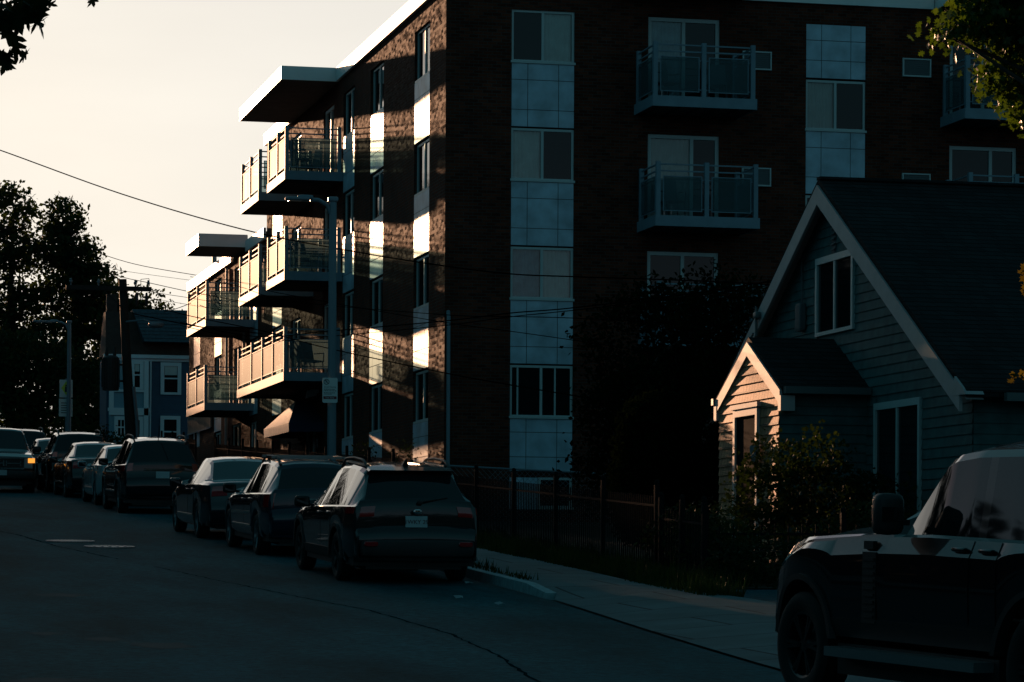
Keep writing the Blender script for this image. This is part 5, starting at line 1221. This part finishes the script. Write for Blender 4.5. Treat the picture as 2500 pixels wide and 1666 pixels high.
rows = [(-26, 188, 24, 5), (-20, 188, 23.5, 5), (-14.5, 188, 22.5, 4.6), (-13, 188, 24, 4), (-10, 188, 23.5, 4.4), (-6.5, 188, 22.2, 3.6), (-3.8, 188, 20.4, 2.8), (-1.2, 188, 19.6, 2.4), (1.2, 188, 17.7, 2.4), (-22, 172.49160677955882, 21, 4.2), (-17, 172.96714795704293, 20.5, 4.2), (-12.5, 173.1807742622628, 19.5, 4.0), (-8, 173.7698011351082, 18.6, 4.0), (-4.3, 172.95959429895973, 15.4, 3.2), (-1.2, 173.68929998666167, 14.0, 2.6), (1.2, 170.11602091313446, 17.0, 2.4), (3.2, 171.86249061751244, 16.6, 2.3), (5.6, 173.77342686799327, 14.4, 2.0), (-11, 4, 6.5, 4.2), (-12, 13, 7.5, 4.4), (-11.5, 21, 6.5, 4.0), (-13, 29, 6, 4.6), (-12, 37, 6, 4.6), (-11, 46, 6.2, 4.6), (-11, 55, 6.8, 4.6), (-11, 66, 9.2, 4.2), (-9.3, 59, 11.6, 3.0), (-10, 73, 9, 4.6), (-10, 83, 11.5, 4.6), (-10, 94, 14.5, 4.6), (-10, 106, 15, 4.6), (-10, 120, 16, 4.6), (-10, 135, 17, 4.6), (-12, -5, 7, 4.6), (-11, -15, 7.5, 5), (-6, -24, 8, 5.4), (2, -27, 9, 5.6), (10, -26, 8.5, 5.6), (18, -27, 9, 5.6), (26, -24, 9, 5.6), (34, -20, 9, 5.6), (40, -10, 9, 5.6), (-14, -22, 8, 5)]
for i, (x, y, top, r) in enumerate(rows):
    t = shade('dark leafy tree out of view, added for its shade and dark reflection', x, y, top, r, i+1, s0)
    if s0 is None: s0 = t
# dark tree and shrubs between the brick block and the house
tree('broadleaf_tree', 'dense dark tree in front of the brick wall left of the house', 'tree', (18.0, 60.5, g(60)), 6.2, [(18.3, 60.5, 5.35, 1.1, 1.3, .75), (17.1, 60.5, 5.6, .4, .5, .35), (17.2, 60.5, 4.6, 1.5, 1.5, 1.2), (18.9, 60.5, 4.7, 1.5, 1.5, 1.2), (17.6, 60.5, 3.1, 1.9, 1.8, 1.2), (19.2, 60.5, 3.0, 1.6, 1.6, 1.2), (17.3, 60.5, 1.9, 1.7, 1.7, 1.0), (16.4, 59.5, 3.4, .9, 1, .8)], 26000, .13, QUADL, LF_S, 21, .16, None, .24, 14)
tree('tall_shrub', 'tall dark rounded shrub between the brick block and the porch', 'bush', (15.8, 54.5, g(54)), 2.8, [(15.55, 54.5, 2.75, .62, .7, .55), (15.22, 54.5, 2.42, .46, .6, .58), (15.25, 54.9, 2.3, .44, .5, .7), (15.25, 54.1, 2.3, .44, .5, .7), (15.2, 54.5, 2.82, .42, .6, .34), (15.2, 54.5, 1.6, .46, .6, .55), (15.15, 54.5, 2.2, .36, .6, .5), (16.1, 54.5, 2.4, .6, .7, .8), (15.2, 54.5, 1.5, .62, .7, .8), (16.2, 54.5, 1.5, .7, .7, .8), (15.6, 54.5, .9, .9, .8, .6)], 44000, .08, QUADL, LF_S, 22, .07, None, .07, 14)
tree('leafy_bush', 'bushy green shrub beside the porch, upper leaves lit', 'bush', (15.0, 44.4, g(44)), 1.9, [(14.5, 44.4, 1.65, .45, .5, .4), (15.1, 44.4, 1.75, .45, .5, .35), (14.3, 44.3, 1.1, .6, .6, .5), (15.3, 44.3, 1.15, .65, .6, .5), (14.7, 44.2, .5, 1.0, .7, .5), (16.0, 44.2, 1.1, .5, .5, .4)], 6500, .085, MAPLE, LF_B, 23, .04, None, .12, 12)
tree('leafy_bush', 'low dark bush under the large ground floor window', 'bush', (15.9, 42.4, g(42)), 1.2, [(15.6, 42.4, .55, .8, .6, .5), (14.8, 42.2, .35, .8, .6, .45), (16.0, 42.0, .2, .8, .6, .5)], 4500, .08, QUADL, LF_D, 24, .04, None, .13, 12)
tree('leafy_bush', 'overgrown green weeds pushing through the picket fence', 'bush', (12.3, 41.2, g(41)), 1.1, [(12.35, 41.6, .55, .5, .7, .35), (12.4, 40.6, .4, .5, .7, .4), (12.5, 42.6, .35, .5, .8, .4)], 3800, .075, QUADL, LF_D, 25, .03, None, .12, 12)
tree('leafy_bush', 'dark low undergrowth in the yard beside the driveway', 'bush', (13.2, 39.4, g(39)), .8, [(12.8, 39.4, .05, .9, .6, .35), (14.2, 39.5, .05, 1.0, .6, .35)], 3200, .08, QUADL, LF_D, 26, .03, None, .12, 12)
tree('sapling', 'thin leafy sapling at the corner of the brick block', 'plant', (13.9, 70.6, g(70)), 1.5, [(13.9, 70.6, 2.4, .3, .5, .55), (13.9, 70.0, 2.0, .25, .4, .4)], 420, .07, QUADL, LF_B, 27, .015, None, .12, 6, 6)
tree('sapling', 'small leafy plant against the second pale panel column', 'plant', (13.9, 75.9, g(75)), 1.5, [(13.9, 75.9, 2.7, .25, .45, .5), (13.9, 76.2, 2.2, .3, .5, .4)], 480, .08, QUADL, LF_B, 28, .015, None, .12, 6, 5)
# maple at the right edge
mt = tree('maple_tree', 'maple with sunlit yellow-green leaves hanging in at the top right corner', 'tree', (17.4, 33.6, g(33)), 7.4,
     [(14.6, 35.5, 6.85, .75, .7, .35), (13.85, 35.6, 6.62, .22, .3, .13), (14.9, 35.5, 6.2, .60, .6, .40), (15.0, 35.4, 5.65, .36, .5, .30), (15.9, 35.1, 6.3, .9, .9, .9), (15.0, 35.4, 7.45, .9, .8, .4), (16.6, 34.4, 7.2, 1.3, 1.4, .9)], 38000, .12, MAPLE, LF_M, 31, .2, None, .15, 12, 9, flat=.5)
mb = MB(tuple(mt.location)); leaves(mb, [(14.83, 35.5, 3.62, .06, .15, .15), (14.82, 35.5, 2.45, .05, .12, .1)], 60, .11, MAPLE, 33, .06, 5); mb.tube([(16.2, 34.9, 5.6), (15.1, 35.4, 4.3), (14.86, 35.5, 3.7), (14.85, 35.5, 2.5)], .012, 5); mb.build('hanging_twig', LF_W, mt)
# oak branch at the top left
ot = thing('oak_tree', 'oak whose lobed leaves hang dark against the sky in the top left corner', 'tree', (-2.6, 13.2, g(13)))
ob0 = tuple(ot.location); mb = MB(ob0); mb.tube([ob0, (-2.5, 13.2, 1.5), (-2.4, 13.3, 5)], [.28, .22, .16], 9); mb.build('trunk', BARK, ot, 40)
mb = MB(ob0); mb.tube([(-2.45, 13.25, 3.2), (-1.0, 14.2, 3.35), (.2, 14.9, 3.05), (.95, 15.1, 2.78)], [.06, .04, .02, .006], 6); mb.tube([(.1, 14.8, 3.1), (.7, 15.2, 2.95), (1.2, 15.1, 2.82)], [.015, .01, .004], 5); mb.build('branch', BARK, ot, 40)
mb = MB(ob0); leaves(mb, [(1.06, 15.1, 2.64, .10, .3, .12), (1.16, 15.1, 2.74, .10, .3, .06), (.7, 15, 2.75, .3, .4, .2), (1.0, 15.1, 2.52, .06, .2, .05), (1.36, 15.1, 2.80, .01, .02, .01)], 190, .14, OAK, 40, .05, 3, flat=.9)
leaves(mb, [(-1.2, 14, 3.7, 1.4, 1.2, .7)], 500, .17, OAK, 41, .2, 8)
mb.build('crown', LF_O, ot)
# verge grass
def grass(name, areas, n, h, seed):
    rnd = random.Random(seed); mb = MB(); vs = []; fs = []; tot = sum((a[1]-a[0])*(a[3]-a[2]) for a in areas)
    for (xa, xb, ya, yb, dz) in areas:
        for _ in range(int(n*(xb-xa)*(yb-ya)/tot)):
            x, y = rnd.uniform(xa, xb), rnd.uniform(ya, yb); hh_ = h*rnd.uniform(.4, 1.5)*(1+.5*math.sin(x*3+y*1.7)); a = rnd.uniform(0, 6.28); w = .012; l = rnd.uniform(.1, .5)*hh_; b = rnd.uniform(0, 6.28); z = g(y)+dz
            k = len(vs); vs += [(x-w*math.cos(a), y-w*math.sin(a), z), (x+w*math.cos(a), y+w*math.sin(a), z), (x+l*math.cos(b), y+l*math.sin(b), z+hh_)]; fs.append((k, k+1, k+2))
    mb.add(vs, fs); o_ = mb.build(name, GRS, kind='stuff'); return o_
gr_ = grass('verge_grass', [(11.05, 12.3, 38.9, 64, .09), (12.0, 16, 39.2, 45, .02), (10.9, 11.5, 36.4, 40, .09)], 30000, .16, 3)
gr_['label'] = 'rough dark grass along the fence and yard'
grass('kerb_weeds', [(9.5, 9.75, 40, 46, .12)], 260, .09, 5)['label'] = 'sparse weeds along the kerb'
mb = MB(); mb.box(0, 0.001, 0, .001, 0, .001)
strip('verge', lambda y: lin(INNER, y), lambda y: 14.2, lambda y, u: .085, SOIL, [38.9+i*1.0 for i in range(85)], 2)

# ---------------------------------------------------------------- light, sky, camera
SUN_AZ, SUN_EL = R(5.05), R(7.1)
sd_ = Vector((-math.sin(SUN_AZ)*math.cos(SUN_EL), math.cos(SUN_AZ)*math.cos(SUN_EL), math.sin(SUN_EL)))
sl_ = bpy.data.lights.new('sun', 'SUN'); sl_.energy = 5.0; sl_.angle = R(.5); sl_.color = (1., .54, .30)
so = bpy.data.objects.new('sun', sl_); COL.objects.link(so); so.rotation_euler = sd_.to_track_quat('Z', 'Y').to_euler()
wd = bpy.data.worlds.new('World'); SC.world = wd; wd.use_nodes = True; nt = wd.node_tree; bg = nt.nodes['Background']
sk = nt.nodes.new('ShaderNodeTexSky'); sk.sky_type = 'NISHITA'; sk.sun_disc = False; sk.sun_elevation = SUN_EL; sk.sun_rotation = -SUN_AZ
sk.air_density = 1.0; sk.dust_density = 1.0; sk.ozone_density = 1.0
# tone of the evening sky: the brightness of the sky texture runs from deep teal overhead to warm cream round the sun
bw = nt.nodes.new('ShaderNodeRGBToBW'); nt.links.new(sk.outputs[0], bw.inputs[0])
m1 = nt.nodes.new('ShaderNodeMath'); m1.operation = 'MULTIPLY'; m1.inputs[1].default_value = 1/20.; m1.use_clamp = True; nt.links.new(bw.outputs[0], m1.inputs[0])
rp = nt.nodes.new('ShaderNodeValToRGB'); nt.links.new(m1.outputs[0], rp.inputs[0]); els = rp.color_ramp.elements
stops = [(0, (.004, .016, .021)), (.03, (.015, .060, .078)), (.065, (.025, .102, .130)), (.13, (.044, .160, .195)), (.21, (.085, .175, .215)), (.31, (.31, .28, .31)), (.39, (.82, .795, .745)), (.5, (.885, .845, .775)), (.8, (.96, .90, .80)), (1., (1., .92, .80))]
for i, (p_, c_) in enumerate(stops):
    e_ = els[i] if i < 2 else els.new(p_)
    e_.position = p_; e_.color = (*c_, 1)
for e_, (p_, c_) in zip(sorted(els, key=lambda q: q.position), stops): e_.position = p_; e_.color = (*c_, 1)
vs_ = nt.nodes.new('ShaderNodeVectorMath'); vs_.operation = 'SCALE'; vs_.inputs['Scale'].default_value = 1/(.085*1.4142); nt.links.new(rp.outputs[0], vs_.inputs[0])
tcw = nt.nodes.new('ShaderNodeTexCoord'); mpw = nt.nodes.new('ShaderNodeMapping'); mpw.inputs['Scale'].default_value = (3, 3, 14); nt.links.new(tcw.outputs['Generated'], mpw.inputs[0])
cl_ = nt.nodes.new('ShaderNodeTexNoise'); cl_.inputs['Scale'].default_value = 1.6; cl_.inputs['Detail'].default_value = 5; nt.links.new(mpw.outputs[0], cl_.inputs[0])
mc = nt.nodes.new('ShaderNodeMapRange'); nt.links.new(cl_.outputs[0], mc.inputs[0]); mc.inputs[1].default_value = .3; mc.inputs[2].default_value = .7; mc.inputs[3].default_value = .93; mc.inputs[4].default_value = 1.03
v2 = nt.nodes.new('ShaderNodeVectorMath'); v2.operation = 'SCALE'; nt.links.new(vs_.outputs[0], v2.inputs[0]); nt.links.new(mc.outputs[0], v2.inputs['Scale'])   # thin veils of cloud
nt.links.new(v2.outputs[0], bg.inputs['Color']); bg.inputs['Strength'].default_value = .085
cam = bpy.data.cameras.new('camera'); co = bpy.data.objects.new('camera', cam); COL.objects.link(co); SC.camera = co
cam.sensor_width = 36; cam.lens = 7480/2500*36; cam.shift_y = (1390-833)/2500; cam.clip_end = 3000; cam.clip_start = .2
co.matrix_world = Matrix.Rotation(R(-13.14), 4, 'Z') @ Matrix.Rotation(R(90), 4, 'X') @ Matrix.Rotation(R(.3), 4, 'Z')
SC.view_settings.view_transform = 'Standard'; SC.view_settings.look = 'None'; SC.view_settings.gamma = 1; SC.view_settings.exposure = .5
SC.view_settings.use_curve_mapping = False
SC.cycles.max_bounces = 8; SC.cycles.transparent_max_bounces = 16; SC.cycles.use_denoising = True
